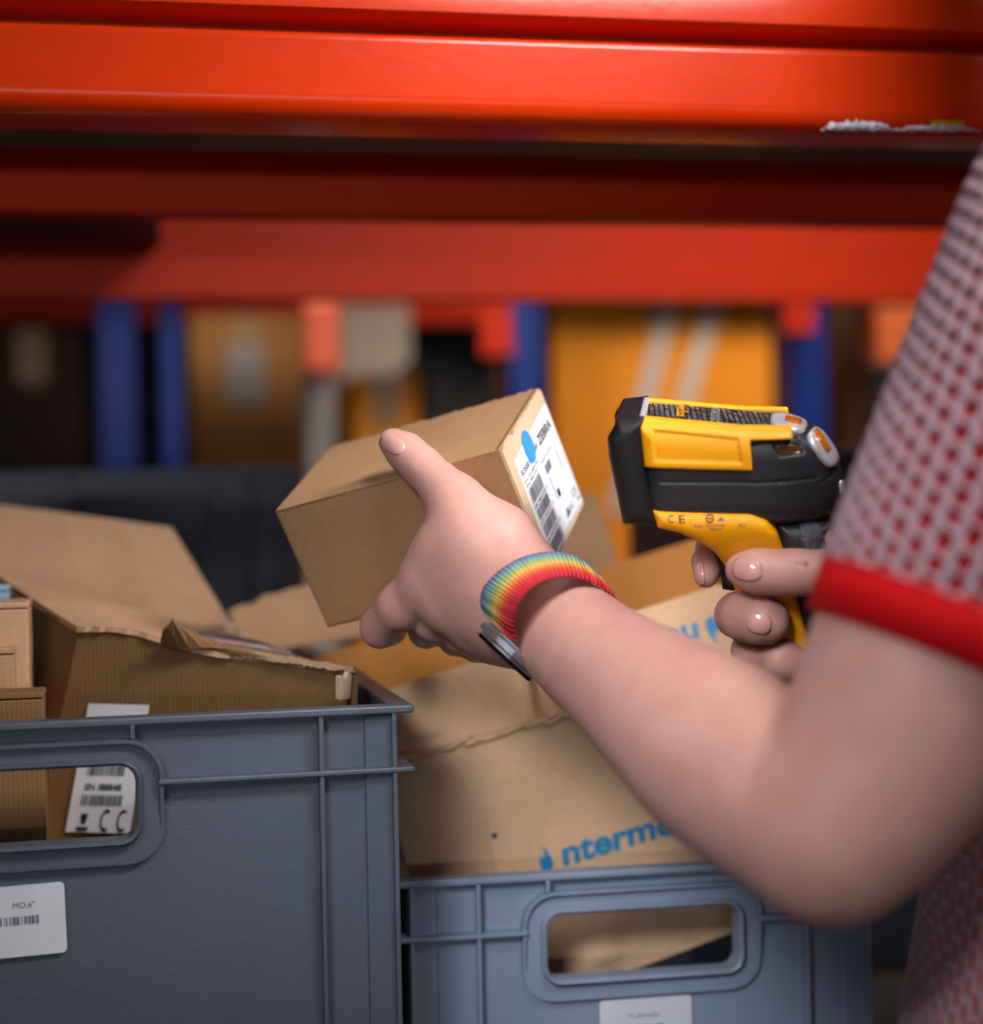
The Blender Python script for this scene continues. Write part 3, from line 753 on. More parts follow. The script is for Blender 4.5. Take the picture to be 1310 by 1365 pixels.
for sgn, nm in ((-1, None), (1, None)):
    def f_pan(P, s=sgn):
        d = d_body(P); q = poly2d(P[:, 0], P[:, 2]-0, panP)
        th = .0030-.0009*np.clip(-poly2d(P[:, 0], P[:, 2], pan2)/.0012, 0, 1)
        return smax(smax(smax(q, d-th, .0014), -(d+.0015), .0005), .022-s*P[:, 1], .002)
    lo = (-.06, -.045 if sgn < 0 else .01, -.01); hi = (.05, -.01 if sgn < 0 else .045, .05)
    spart('side_panel', f_pan, lo, hi, .0008, M_yellow)
xa, xb = S(857, 550, 0)[0], S(1042, 560, 0)[0]
def f_top(P):
    d = d_body(P)
    return smax(smax(d-.0005, -(d+.0015), .0004), np.maximum(np.maximum(np.abs(P[:, 1])-.0265, .012-P[:, 2]), np.maximum(xa-P[:, 0], P[:, 0]-xb)), .0005)
M_carbon = bpy.data.materials.new('carbon_weave'); M_carbon.use_nodes = True
nt = M_carbon.node_tree; b = nt.nodes['Principled BSDF']; tc = nt.nodes.new('ShaderNodeTexCoord'); mp = nt.nodes.new('ShaderNodeMapping')
mp.inputs['Rotation'].default_value = (0, 0, math.radians(38)); mp.inputs['Scale'].default_value = (125, 70, 100)
ch = nt.nodes.new('ShaderNodeTexBrick'); ch.inputs['Scale'].default_value = 1; ch.inputs['Color1'].default_value = (.55, .55, .6, 1); ch.inputs['Color2'].default_value = (.05, .05, .06, 1)
ch.inputs['Mortar'].default_value = (.006, .006, .008, 1); ch.inputs['Mortar Size'].default_value = .09
nt.links.new(tc.outputs['Object'], mp.inputs[0]); nt.links.new(mp.outputs[0], ch.inputs[0]); nt.links.new(ch.outputs[0], b.inputs['Base Color'])
b.inputs['Roughness'].default_value = .28; b.inputs['Coat Weight'].default_value = .4
bp = nt.nodes.new('ShaderNodeBump'); bp.inputs['Strength'].default_value = .6; bp.inputs['Distance'].default_value = .0006
nt.links.new(ch.outputs[0], bp.inputs['Height']); nt.links.new(bp.outputs[0], b.inputs['Normal'])
top_o = spart('top_plate', f_top, (-.06, -.035, 0), (.06, .035, .055), .0009, M_carbon, 'woven carbon look top plate')
# nose bumper with recessed red window
nose = SP([(826, 545), (862, 541), (861, 563), (868, 615), (879, 681), (834, 679), (815, 590), (813, 567)], 0)
win = SP([(800, 550), (826, 550), (846, 668), (800, 668)], 0)
def f_nose(P):
    d = smax(poly2d(P[:, 0], P[:, 2], nose), np.abs(P[:, 1])-.0375, .010)
    cav = np.maximum(poly2d(P[:, 0], P[:, 2], win), np.abs(P[:, 1])-.029)
    return smax(d, -cav, .002)
spart('nose_bumper', f_nose, (-.08, -.045, -.045), (-.03, .045, .055), .0009, M_black, 'black rubber nose bumper')
def f_win(P):
    wq = SP([(822, 550), (828, 550), (850, 668), (842, 668)], 0)
    return np.maximum(poly2d(P[:, 0], P[:, 2], wq), np.abs(P[:, 1])-.0285)
spart('lens_window', f_win, (-.08, -.045, -.045), (-.03, .045, .055), .0012, M_redglass)
for i, (xx, yy, hgt) in enumerate(((857, 541, 12), (856, 560, 10))):
    pass
def f_clip(P):
    cq = SP([(852, 538), (858, 530), (862, 531), (859, 552), (855, 563), (852, 563)], -.02)
    return smax(smax(poly2d(P[:, 0], P[:, 2], SP([(852, 528), (861, 528), (860, 566), (852, 566)], -.026)), d_body(P)-.0028, .001), -(d_body(P)+.001), .001)
spart('silver_trim', lambda P: np.maximum(f_clip(P), .014-P[:, 2]+0*P[:, 0]), (-.07, -.04, .0), (-.03, .04, .05), .0008, M_silver)
grip_o = spart('grip_cover', d_grip, (-.06, -.04, -.16), (.09, .04, .0), .001, M_yellow, 'yellow front cover of the pistol grip')
gb = bvh_of(grip_o.data, MS)
def f_back(P):
    d = d_back(P)
    return d
bk = spart('rear_grip', f_back, (-.01, -.04, -.16), (.10, .04, .0), .001, M_shell); bkb = bvh_of(bk.data, MS)
basep = SP([(1040, 940), (1150, 925), (1165, 960), (1160, 975), (1040, 985)], 0)
spart('grip_base', lambda P: smax(poly2d(P[:, 0], P[:, 2], basep), np.abs(P[:, 1])-.024, .008), (.0, -.04, -.2), (.12, .04, -.09), .0015, M_black)
trig = SP([(944, 712), (960, 716), (978, 742), (984, 770), (979, 783), (962, 780), (961, 760), (953, 737)], 0)
spart('trigger', lambda P: smax(poly2d(P[:, 0], P[:, 2], trig), np.abs(P[:, 1])-.011, .005), (-.03, -.03, -.08), (.03, .03, -.02), .0008, M_black, 'black trigger')
# pads, keys, window, print
raised('pebbled_pad', bkb, (1084, 718), (17, 4), (6, 26), .0010, M_pad, scan, 'pebbled grip pad', ex=3)
raised('strap_hole', bkb, (1089, 693), (8, -3), (-3, 4.5), .0014, M_ink, scan, 'dark lanyard hole', ex=2)
raised('keypad', f_bv, (1050, 566), (23, 5.5), (-2, 9), .0022, M_silver, scan, 'silver key surround', ex=3)
raised('button', f_bv, (1056, 566), (9.5, 2.5), (-.5, 2.8), .0034, M_amber, scan, 'amber key', ex=4)
raised('keypad', f_bv, (1095, 598), (15, 22), (-8.5, 6.5), .0024, M_silver, scan, 'silver key surround', ex=3)
raised('button', f_bv, (1091, 591), (8, 12), (-2.2, 1.8), .0036, M_amber, scan, 'amber key', ex=4)
raised('button', f_bv, (1076, 568), (4, 1.8), (-.5, 2.2), .0018, M_black, scan, ex=4)
raised('side_window', f_bv, (1051, 599), (16, 0), (2, 6), .0004, mat('smoked_window', '#5a3a26', .15, noise=.2), scan, 'smoked side window', ex=5)
raised('release_catch', f_bv, (1121, 649), (2.5, 0), (0, 9), .0012, M_silver, scan, ex=3)
def side_print(s, x, y, h, w, m, rot=0, bold=0, nm='print', bv=gb, geo=None):
    vs_, fs_, tw = geo if geo else text_geo(s, bold); out = []
    for a, c_ in vs_:
        px = x+a/tw*w; py = y-c_*h/.72; py += (px-x)*rot
        hcast = bv.ray_cast(CAM, cam_ray(px, py))
        if hcast[0] is None: return
        out.append(hcast[0]-cam_ray(px, py)*.0004)
    return pyd(nm, out, fs_, m, scan)
side_print('E', 905, 697, 11, 8, M_ink, bold=.0)
side_print('C', 890, 697, 11, 8, M_ink, bold=.0)
pr = Print(); pr.ring(0, 0, .55, .8, n=16); pr.rect(-.35, -.12, .35, .12)
side_print('', 946, 691, 5.5, .8*7, M_ink, geo=([(a, b*1.0) for a, b in pr.v], pr.f, .8))
pr = Print(); pr.poly([(-1, -.5), (1, -.5), (0, .8)]); side_print('', 961, 692, 3, 5, M_inkgrey, geo=(pr.v, pr.f, 1))
side_print('MADE IN EU', 941, 702, 3.4, 25, M_inkgrey); side_print('IP65 5V', 947, 707, 3.2, 16, M_inkgrey)
side_print('FC', 985, 703, 5, 9, M_inkgrey); side_print('R44', 926, 703, 3.5, 10, M_inkgrey)
def top_print(s, xl, y0, y1, h, m, bold=0):
    tb = bvh_of(top_o.data); vs_, fs_, tw = text_geo(s, bold); out = []
    for a, c_ in vs_:
        p = Vector((xl+c_*h/.72, y0+(y1-y0)*a/tw, .2)); hc = tb.ray_cast(p, Vector((0, 0, -1)))
        if hc[0] is None: return
        out.append(hc[0]+Vector((0, 0, .0004)))
    return pyd('print', out, fs_, m, scan, world=False)
top_print('PowerScan', S(912, 545, 0)[0]-.004, .025, -.013, .0062, M_yellow, .01)
top_print('DATALOGIC', S(955, 550, 0)[0]-.003, .024, -.020, .0048, M_silver, .0)

# ================================================================== PERSON
def A(p): return np.array(W(*p))
def AV(*p): return np.array(V(*p))
def chain(pts, k):                                       # pts: (px,py,d,r)
    return ([(A(p[:3]), p[3]) for p in pts], k)
HS = .008                                                # right hand set back to the grip
sD, fD = (.64, .77), (-.77, .64)
def tor(cx, cy, a, b, z): return AV(cx+sD[0]*a+fD[0]*b, cy+sD[1]*a+fD[1]*b, z)
arms = [
 # left arm
 chain([(705, 806, .922, .0270), (762, 850, .893, .0285), (799, 881, .862, .0300), (874, 937, .806, .0345), (920, 973, .778, .0375), (968, 1009, .755, .0410), (1037, 1060, .722, .0393), (1104, 1120, .692, .0315)], .004),
 chain([(1104, 1120, .692, .0315), (1188, 1000, .694, .0400), (1268, 840, .698, .0490), (1400, 580, .708, .048), (1505, 330, .722, .052)], .008),
 # right arm
 ([(AV(.215, .972, -.062), .026), (AV(.30, 1.01, -.09), .036), (AV(.43, 1.035, -.125), .040), (AV(.47, 1.0, .0), .046), (AV(.494, .97, .12), .055)], .02),
]
torso = []
def ell_caps(cx, cy, z, hs, hf, n=5):
    out = []
    w = hs-hf*.95
    return (tor(cx, cy, -w, 0, z), tor(cx, cy, w, 0, z), hf*.95)
tor_list = [(.365, .84, -.50, .155, .105), (.36, .84, -.38, .150, .100), (.365, .84, -.25, .140, .095), (.37, .84, -.10, .145, .095), (.375, .845, .02, .155, .095), (.385, .85, .09, .16, .08)]
person_prims = []
def add_group(groups, final_k): person_prims.append((groups, final_k))
caps = []                                                # (a,b,ra,rb,k,group)
def spl(pts, n=5):
    Q = np.array([np.append(a, r_) for a, r_ in pts]); Q = np.vstack([2*Q[0]-Q[1], Q, 2*Q[-1]-Q[-2]]); out = []
    for i in range(1, len(Q)-2):
        for t in np.arange(n)/n: out.append(.5*((2*Q[i])+(-Q[i-1]+Q[i+1])*t+(2*Q[i-1]-5*Q[i]+4*Q[i+1]-Q[i+2])*t*t+(-Q[i-1]+3*Q[i]-3*Q[i+1]+Q[i+2])*t**3))
    out.append(Q[-2]); return [(q[:3], q[3]) for q in out]
def add_chain(pts, k, grp):
    for (a, ra), (b_, rb) in zip(pts, pts[1:]): caps.append((a, b_, ra, rb, k, grp))
for n_, (pts, k) in enumerate(arms): add_chain(spl(pts), (.005, .014, .02)[n_], 'main')
for q in tor_list:
    a, b_, r = ell_caps(*q); caps.append((a, b_, r, r, .06, 'main'))
caps.append((AV(.395, .85, .10), AV(.392, .853, .27), .058, .052, .04, 'main'))
caps.append((AV(.385-.07*.64, .85-.07*.77, .13), AV(.30, .73, .12), .05, .045, .04, 'main'))
caps.append((AV(.385+.07*.64, .85+.07*.77, .13), AV(.485, .965, .12), .05, .045, .04, 'main'))
# head: looks left and down at the hands
HC = AV(.385, .855, .350)
fh = np.array(RW @ Vector((-.77, .52, -.30))); fh /= np.linalg.norm(fh)
sh = np.array(RW @ Vector((.64, .77, 0))); sh -= fh*(sh@fh); sh /= np.linalg.norm(sh); uh = np.cross(sh, fh); uh = uh if uh[2] > 0 else -uh
def hd(f, s, u): return HC+fh*f+sh*s+uh*u
caps.append((hd(-.03, 0, .045), hd(.02, 0, .04), .078, .072, .03, 'main'))
caps.append((hd(.02, 0, -.01), hd(.055, 0, -.075), .058, .030, .03, 'main'))
caps.append((hd(-.02, 0, -.03), hd(-.03, 0, -.12), .055, .052, .03, 'main'))
caps.append((hd(.084, 0, .018), hd(.099, 0, -.018), .006, .009, .014, 'main'))
caps.append((hd(.080, -.016, -.050), hd(.080, .016, -.050), .009, .009, .012, 'main'))
for s in (-1, 1): caps.append((hd(-.015, s*.079, .02), hd(-.01, s*.076, -.02), .012, .009, .008, 'main'))
# left hand: metacarpals then fingers
def meta(pts, k=.016): add_chain([(A(p[:3]), p[3]) for p in pts], k, 'main')
meta([(700, 790, .918, .021), (640, 735, .914, .020), (600, 735, .922, .0170), (575, 768, .930, .0160)])
meta([(705, 806, .922, .023), (650, 775, .918, .022), (600, 800, .930, .0165)])
meta([(705, 815, .925, .023), (665, 810, .925, .020), (635, 826, .936, .0155)])
meta([(712, 825, .928, .022), (690, 835, .932, .018), (664, 845, .942, .0145)])
meta([(690, 770, .912, .020), (660, 728, .912, .0205), (628, 706, .914, .0180)], .014)
meta([(628, 706, .914, .0165), (606, 668, .920, .0140)], .010)
meta([(628, 712, .918, .012), (590, 745, .928, .010)], .016)
def finger(name, pts, k=.005): add_chain([(A(p[:3]), p[3]) for p in pts], k, name)
finger('lt', [(630, 706, .914, .0160), (606, 668, .920, .0140), (585, 645, .928, .0118), (562, 622, .936, .0112), (541, 603, .942, .0106), (524, 590, .946, .0084)])
finger('li', [(575, 768, .930, .0155), (535, 808, .945, .0130), (507, 837, .970, .0112), (519, 838, 1.000, .0095), (545, 815, 1.024, .0078)])
finger('lm', [(600, 800, .930, .0155), (580, 825, .950, .0125), (568, 840, .972, .0098), (588, 832, 1.005, .0092), (612, 806, 1.028, .0078)])
finger('lr', [(635, 826, .936, .0150), (620, 842, .952, .0125), (608, 850, .972, .0100), (630, 836, 1.005, .0090), (655, 806, 1.028, .0076)])
finger('lp', [(664, 845, .942, .0140), (648, 855, .955, .0115), (636, 860, .970, .0095), (660, 842, .998, .0082), (685, 812, 1.015, .007)])
# right hand
def fR(name, pts, k=.005): add_chain([(A((p[0], p[1], p[2]+HS)), p[3]) for p in pts], k, name)
def mR(pts, k=.014): add_chain([(A((p[0], p[1], p[2]+HS)), p[3]) for p in pts], k, 'main')
add_chain([(AV(.215, .972, -.062), .026), (A((1150, 800, .950)), .025)], .02, 'main')
mR([(1150, 800, .945, .022), (1110, 765, .945, .017), (1092, 740, .945, .0130)])
mR([(1150, 810, .950, .022), (1105, 800, .955, .017), (1085, 800, .952, .014)])
mR([(1150, 820, .950, .022), (1110, 840, .955, .017), (1090, 850, .952, .014)])
mR([(1150, 800, .930, .020), (1140, 775, .905, .0165), (1112, 764, .882, .0130)])
fR('rt', [(1118, 764, .883, .0130), (1085, 763, .873, .0112), (1058, 763, .872, .0117), (1032, 763, .873, .0112), (1008, 761, .874, .0116), (989, 759, .878, .0092)])
fR('ri', [(1092, 740, .945, .012), (1030, 728, .958, .0105), (975, 725, .952, .0095), (950, 732, .934, .0090), (944, 750, .918, .0086), (941, 767, .909, .0070)])
fR('rm', [(1085, 800, .952, .013), (1020, 812, .955, .0105), (985, 816, .938, .0110), (983, 820, .912, .0120), (994, 822, .897, .0132), (1015, 826, .887, .0130), (1026, 829, .887, .0105)])
fR('rr', [(1090, 850, .952, .013), (1030, 862, .958, .011), (1002, 868, .938, .011), (1008, 872, .915, .0120), (1040, 880, .899, .0115), (1065, 886, .897, .009)])
fR('rp', [(1095, 885, .952, .012), (1050, 905, .955, .0095), (1030, 910, .940, .0095), (1035, 915, .915, .0095), (1062, 922, .903, .008)])
mR([(1140, 830, .945, .020), (1110, 870, .952, .014), (1095, 885, .952, .012)])
order = ['main', 'lt', 'li', 'lm', 'lr', 'lp', 'rt', 'ri', 'rm', 'rr', 'rp']
capA = np.array([c[0] for c in caps]); capB = np.array([c[1] for c in caps]); cr_ = np.array([max(c[2], c[3]) for c in caps])
# creases: (point, radius) carved into the skin at the joints
creases = []
def crease(px, py, d, dx, dy, r=.0011, dd=0): creases.append((A((px-dx, py-dy, d)), A((px+dx, py+dy, d+dd)), r))
def f_person(P):
    cen = P.mean(0); rad = np.linalg.norm(P-cen, axis=1).max()
    ab = capB-capA; tt_ = np.clip(((cen-capA)*ab).sum(1)/np.maximum((ab*ab).sum(1), 1e-12), 0, 1)
    dd = np.linalg.norm(cen-capA-tt_[:, None]*ab, axis=1)-cr_
    use = dd < max(rad, .0)+.045+max(0, dd.min())
    D = {}
    for c, u in zip(caps, use):
        if not u: continue
        d = capsule(P, c[0], c[1], c[2], c[3])
        D[c[5]] = d if c[5] not in D else smin(D[c[5]], d, c[4])
    r = D.get('main')
    for side in 'lr':
        fs_ = [D[o] for o in order[1:] if o[0] == side and o in D]
        if not fs_: continue
        m_ = fs_[0]
        for q in fs_[1:]: m_ = smin(m_, q, .0022)
        r = m_ if r is None else smin(r, m_, .007)
    for a, b_, rr_ in creases:
        if np.linalg.norm(cen-(a+b_)/2) < rad+.03:
            q = capsule(P, a, b_, rr_, rr_*.6); r = smax(r, -q, .0012)
    return r
person = thing('person', 'person in red and white openwork knit shirt, left arm raised, holding carton and scanner', 'person', V(.37, .84, -CAMZ))
allp = np.concatenate([capA, capB]); lo = allp.min(0)-.09; hi = allp.max(0)+.11
def single(P): return f_person(P)
def f_each(P):
    if len(P) > 2500 or np.ptp(P, axis=0).max() > .2:
        out = np.empty(len(P))
        d = np.full(len(P), 1e9)
        for c in caps: d = np.minimum(d, capsule(P, c[0], c[1], c[2], c[3]))
        return d-.004*np.sign(d)*0
    return f_person(P)
for q in ((1063, 744, .868), (1071, 747, .868), (1054, 746, .868)): pass
creases += [(A((1057, 746, .8660+HS-.002)), A((1060, 765, .8580+HS)), .0009), (A((1066, 744, .8660+HS-.002)), A((1069, 766, .8580+HS)), .0010), (A((1075, 748, .8660+HS-.002)), A((1077, 762, .8585+HS)), .0008)]
me = sdf_mesh('body', f_each, lo, hi, .0021)
body = link_mesh('body', me, M_skin, person, world=True)
bb = bvh_of(me)
print('body verts', len(me.vertices))
def nail(c, a, b, label=None, **k): return raised('fingernail', bb, c, a, b, .0005, M_nail, person, ex=2.8, dome=.0004, **k)
nail((522, 591), (15, 11), (7, -9.5))
nail((996, 759), (20, 2), (-1, 15.5))
nail((1012, 831), (16, 3), (-2, 14))
nail((934, 764), (2, 17), (-5, 2))
# face details and hair
for s in (-1, 1):
    bm = bmesh.new(); bmesh.ops.create_uvsphere(bm, u_segments=16, v_segments=10, radius=.012, matrix=Matrix.Translation(Vector(hd(.0765, s*.031, .018))))
    e = from_bm('eye', bm, M_eye, person, smooth=True, world=True)
    bm = bmesh.new(); bmesh.ops.create_uvsphere(bm, u_segments=12, v_segments=8, radius=.0055, matrix=Matrix.Translation(Vector(hd(.0840, s*.031, .016))))
    from_bm('iris', bm, M_hair, e, smooth=True, world=True)
pyd('lips', [Vector(hd(.0885, -.02, -.05)), Vector(hd(.0905, 0, -.045)), Vector(hd(.0885, .02, -.05)), Vector(hd(.0905, 0, -.057))], [(0, 1, 2, 3)], M_nail, person)
def f_hair(P):
    q = P-HC; f = q@fh; s = q@sh; u = q@uh
    d = capsule(P, hd(-.035, 0, .05), hd(.01, 0, .048), .092, .082)
    back = capsule(P, hd(-.06, 0, .02), hd(-.075, 0, -.12), .062, .055)
    d = smin(d, back, .04)
    cut = smin(-(f-.045-.25*(u-.05)), 0*f+9, .01)
    face = np.maximum(f-.035-(u-.03)*.5, -9)
    return smax(d, face, .012)+.0025*np.sin(s*160+u*20)
link_mesh('hair', sdf_mesh('hair', f_hair, HC-.2, HC+.2, .004), M_hair, person, world=True)

# ---- knit shirt: openwork pattern modelled as relief, hole floor is the red yarn
M_knit = bpy.data.materials.new('openwork_knit'); M_knit.use_nodes = True
nt = M_knit.node_tree; b = nt.nodes['Principled BSDF']; at = nt.nodes.new('ShaderNodeAttribute'); at.attribute_name = 'hole'
nz = nt.nodes.new('ShaderNodeTexNoise'); nz.inputs['Scale'].default_value = 700
ramp = nt.nodes.new('ShaderNodeValToRGB'); ramp.color_ramp.elements[0].color = lin('#b3959f'); ramp.color_ramp.elements[1].color = lin('#b9040e')
ramp.color_ramp.elements[0].position = .35; ramp.color_ramp.elements[1].position = .62
mm = nt.nodes.new('ShaderNodeMath'); mm.operation = 'MULTIPLY_ADD'; mm.inputs[1].default_value = .25; 
nt.links.new(nz.outputs[0], mm.inputs[0]); nt.links.new(at.outputs['Fac'], mm.inputs[2])
sb_ = nt.nodes.new('ShaderNodeMath'); sb_.operation = 'SUBTRACT'; sb_.inputs[1].default_value = .12; nt.links.new(mm.outputs[0], sb_.inputs[0])
nt.links.new(sb_.outputs[0], ramp.inputs[0]); nt.links.new(ramp.outputs[0], b.inputs['Base Color'])
b.inputs['Roughness'].default_value = .85; b.inputs['Specular IOR Level'].default_value = .2
bp = nt.nodes.new('ShaderNodeBump'); bp.inputs['Strength'].default_value = .5; bp.inputs['Distance'].default_value = .0008
nt.links.new(nz.outputs[0], bp.inputs['Height']); nt.links.new(bp.outputs[0], b.inputs['Normal'])
def knit_tube(name, rings, parent, m, ncol, nrow, per=8, rper=12, phase=0, depth=.0042, lean=.0):
    """rings: list of (centre, axis u, axis v) ellipses down the tube; ncol staggered columns around"""
    rings = [(np.array(c), np.array(u), np.array(v)) for c, u, v in rings]
    K = len(rings)-1; nu, nv = ncol*per, nrow*rper
    cl = np.linalg.norm(np.diff(np.array([q[0] for q in rings]), axis=0), axis=1); T = np.interp(np.linspace(0, cl.sum(), nv+1), np.concatenate([[0], np.cumsum(cl)]), np.arange(K+1)); i0 = np.clip(T.astype(int), 0, K-1); fr = T-i0
    def catm(k):
        Q = np.array([r[k] for r in rings]); Q = np.vstack([2*Q[0]-Q[1], Q, 2*Q[-1]-Q[-2]])
        p0, p1, p2, p3 = Q[i0], Q[i0+1], Q[i0+2], Q[i0+3]; t = fr[:, None]
        return .5*((2*p1)+(-p0+p2)*t+(2*p0-5*p1+4*p2-p3)*t*t+(-p0+3*p1-3*p2+p3)*t**3)
    Cc, U, Vv = catm(0), catm(1), catm(2)
    th = np.arange(nu)/nu*2*math.pi
    pos = Cc[:, None]+U[:, None]*np.cos(th)[None, :, None]+Vv[:, None]*np.sin(th)[None, :, None]
    nrm = pos-Cc[:, None]; nrm /= np.linalg.norm(nrm, axis=2, keepdims=True)
    a = np.arange(nu)/per; r = (np.arange(nv+1)/rper)[:, None]
    col = np.floor(a)[None, :]; x = a[None, :]-col-.5
    y = r+.5*(col % 2)+phase; y = y-np.floor(y)-.5
    x = x+lean*y
    wdt = .33-.10*(y+.5)*0-.16*np.clip(y, -.5, .5)
    dd = (np.abs(x)/wdt)**2.2+(np.abs(y)/.42)**2.4
    hole = np.clip((1.25-dd)/.6, 0, 1)
    hole = hole*hole*(3-2*hole)
    edge = np.minimum(1, np.minimum(r, nrow-r)/.25); hole = hole*np.clip(edge, 0, 1)
    rel = -depth*hole+.0012*np.cos(x*math.pi)
    pos = pos+nrm*rel[:, :, None]
    V_ = pos.reshape(-1, 3); idx = np.arange((nv+1)*nu).reshape(nv+1, nu)
    A_ = idx[:-1]; B_ = idx[1:]; Q = np.stack([A_, B_, np.roll(B_, -1, 1), np.roll(A_, -1, 1)], -1).reshape(-1, 4)
    me = bpy.data.meshes.new(name); me.vertices.add(len(V_)); me.vertices.foreach_set('co', V_.astype(np.float32).ravel())
    me.loops.add(Q.size); me.loops.foreach_set('vertex_index', Q.ravel().astype(np.int32))
    me.polygons.add(len(Q)); me.polygons.foreach_set('loop_start', (np.arange(len(Q))*4).astype(np.int32)); me.polygons.foreach_set('loop_total', np.full(len(Q), 4, np.int32))
    me.update(calc_edges=True); atr = me.attributes.new('hole', 'FLOAT', 'POINT'); atr.data.foreach_set('value', hole.astype(np.float32).ravel())
    me.shade_smooth()
    return link_mesh(name, me, m, parent, world=True)
def ringframe(c, ax, r, r2=None, hint=(0, 0, 1)):
    ax = Vector(ax).normalized(); u = ax.cross(Vector(hint)).normalized(); v = ax.cross(u).normalized()
    return (Vector(c), u*r, v*(r2 or r))
# left sleeve centre line (from shoulder down to the hem) 
sl = [((1600, 130, .760), .070), ((1530, 300, .735), .080), ((1472, 460, .720), .081), ((1410, 620, .710), .080), ((1350, 760, .703), .0775), ((1321, 830, .700), .0752)]
cs = [W(*p) for p, r in sl]; rings = []
view = RW @ Vector((0, 1, 0))
hemax = (cs[-1]-cs[-2]).normalized(); hemax = (hemax+Vector((0, 0, -.12))+view*.10).normalized()
for i, (c, (p, r)) in enumerate(zip(cs, sl)):
    ax = (cs[min(i+1, len(cs)-1)]-cs[max(i-1, 0)]).normalized()
    ax = ax.lerp(hemax, i/(len(cs)-1)).normalized()
    rings.append(ringframe(c, ax, r, r*.86, hint=view))
sleeve = knit_tube('sleeve', rings, person, M_knit, 44, 29, per=12, rper=14, depth=.0058); sleeve['label'] = 'left sleeve of openwork knit over red'
# red hem band
def band(name, c0, c1, r, r2, ax, m, parent, th=.0025, n=96, flare=1.0):
    f0 = ringframe(c0, ax, r, r2, hint=view); f1 = ringframe(c1, ax, r*flare, r2*flare, hint=view)
    vs = []; rows = []
    prof = [(0, 0, -.001), (0, 0, .0012), (.5, 0, .0018), (1, 0, .0012), (1, 0, -.0018), (.5, 0, -.0016), (0, 0, -.0016)]
    for t_, _, off in prof:
        for i in range(n):
            a = 2*math.pi*i/n
            p0 = f0[0]+f0[1]*math.cos(a)+f0[2]*math.sin(a); p1 = f1[0]+f1[1]*math.cos(a)+f1[2]*math.sin(a)
            p = p0.lerp(p1, t_); nr = (f0[1]*math.cos(a)+f0[2]*math.sin(a)).normalized(); vs.append(p+nr*off)
    k = len(prof); fs = [(j*n+i, j*n+(i+1) % n, ((j+1) % k)*n+(i+1) % n, ((j+1) % k)*n+i) for j in range(k) for i in range(n)]
    return pyd(name, vs, fs, m, parent, smooth=True)
last = rings[-1]; hc0 = cs[-1]-hemax*.002
band('sleeve_hem', hc0, hc0+hemax*.0250, sl[-1][1]-.001, (sl[-1][1]-.001)*.86, hemax, M_red, person, flare=.985)['label'] = 'plain red sleeve hem'
# torso of the shirt
def tring(cx, cy, z, hs, hf):
    return (V(cx, cy, z), (RW @ Vector((sD[0], sD[1], 0)))*hs, (RW @ Vector((fD[0], fD[1], 0)))*hf)
TR = [(.392, .853, .205, .062, .062), (.39, .852, .175, .12, .085), (.385, .85, .12, .178, .108), (.38, .847, .02, .182, .125), (.372, .843, -.08, .178, .130), (.366, .84, -.18, .182, .134), (.356, .838, -.27, .190, .140), (.352, .838, -.36, .196, .146), (.352, .838, -.45, .198, .148)]
knit_tube('shirt_body', [tring(*r) for r in TR], person, M_knit, 124, 54, per=7, rper=9, depth=.005)['label'] = 'openwork knit shirt body'
a0 = V(.494, .97, .125); a1 = V(.478, .995, -.0)
knit_tube('sleeve', [ringframe(a0+Vector((0, 0, .05)), a1-a0, .07), ringframe(a0, a1-a0, .078), ringframe(a0.lerp(a1, .5), a1-a0, .078), ringframe(a1, a1-a0, .075)], person, M_knit, 60, 14, per=4, rper=6)
band('sleeve_hem', a1, a1+(a1-a0).normalized()*.02, .075, .075, (a1-a0), M_red, person)
# trousers and shoes
lg = []
def f_leg(P):
    d = capsule(P, AV(.352-.08*.64, .838-.08*.77, -.45), AV(.352+.08*.64, .838+.08*.77, -.45), .115, .115)
    for s in (-1, 1):
        h = AV(.352+s*.09*.64, .838+s*.09*.77, -.50); kn = AV(.345+s*.09*.64, .838+s*.09*.77, -.84); an = AV(.365+s*.09*.64, .845+s*.09*.77, -1.19)
        d = smin(d, smin(capsule(P, h, kn, .090, .062), capsule(P, kn, an, .062, .048), .02), .03)
    return np.maximum(smin(d, capsule(P, AV(.352-.075*.64, .838-.075*.77, -.40), AV(.352+.075*.64, .838+.075*.77, -.40), .112, .112), .03), -(P[:, 2]-.05))
link_mesh('trousers', sdf_mesh('trousers', f_leg, AV(.36, .84, -.8)-np.array([.35, .35, .48]), AV(.36, .84, -.8)+np.array([.35, .35, .52]), .008), M_jean, person, world=True)
for s in (-1, 1):
    h0 = AV(.375+s*.09*.64, .84+s*.09*.77, -1.215); t0 = h0+np.array(RW @ Vector((fD[0], fD[1], 0)))*.17+np.array([0, 0, -.012])
    def f_shoe(P): return smax(capsule(P, h0, t0, .043, .038), .0-P[:, 2]+.001, .006)
    c = (h0+t0)/2
    link_mesh('shoe', sdf_mesh('shoe', f_shoe, c-.17, c+.17, .006), M_shoe, person, world=True)

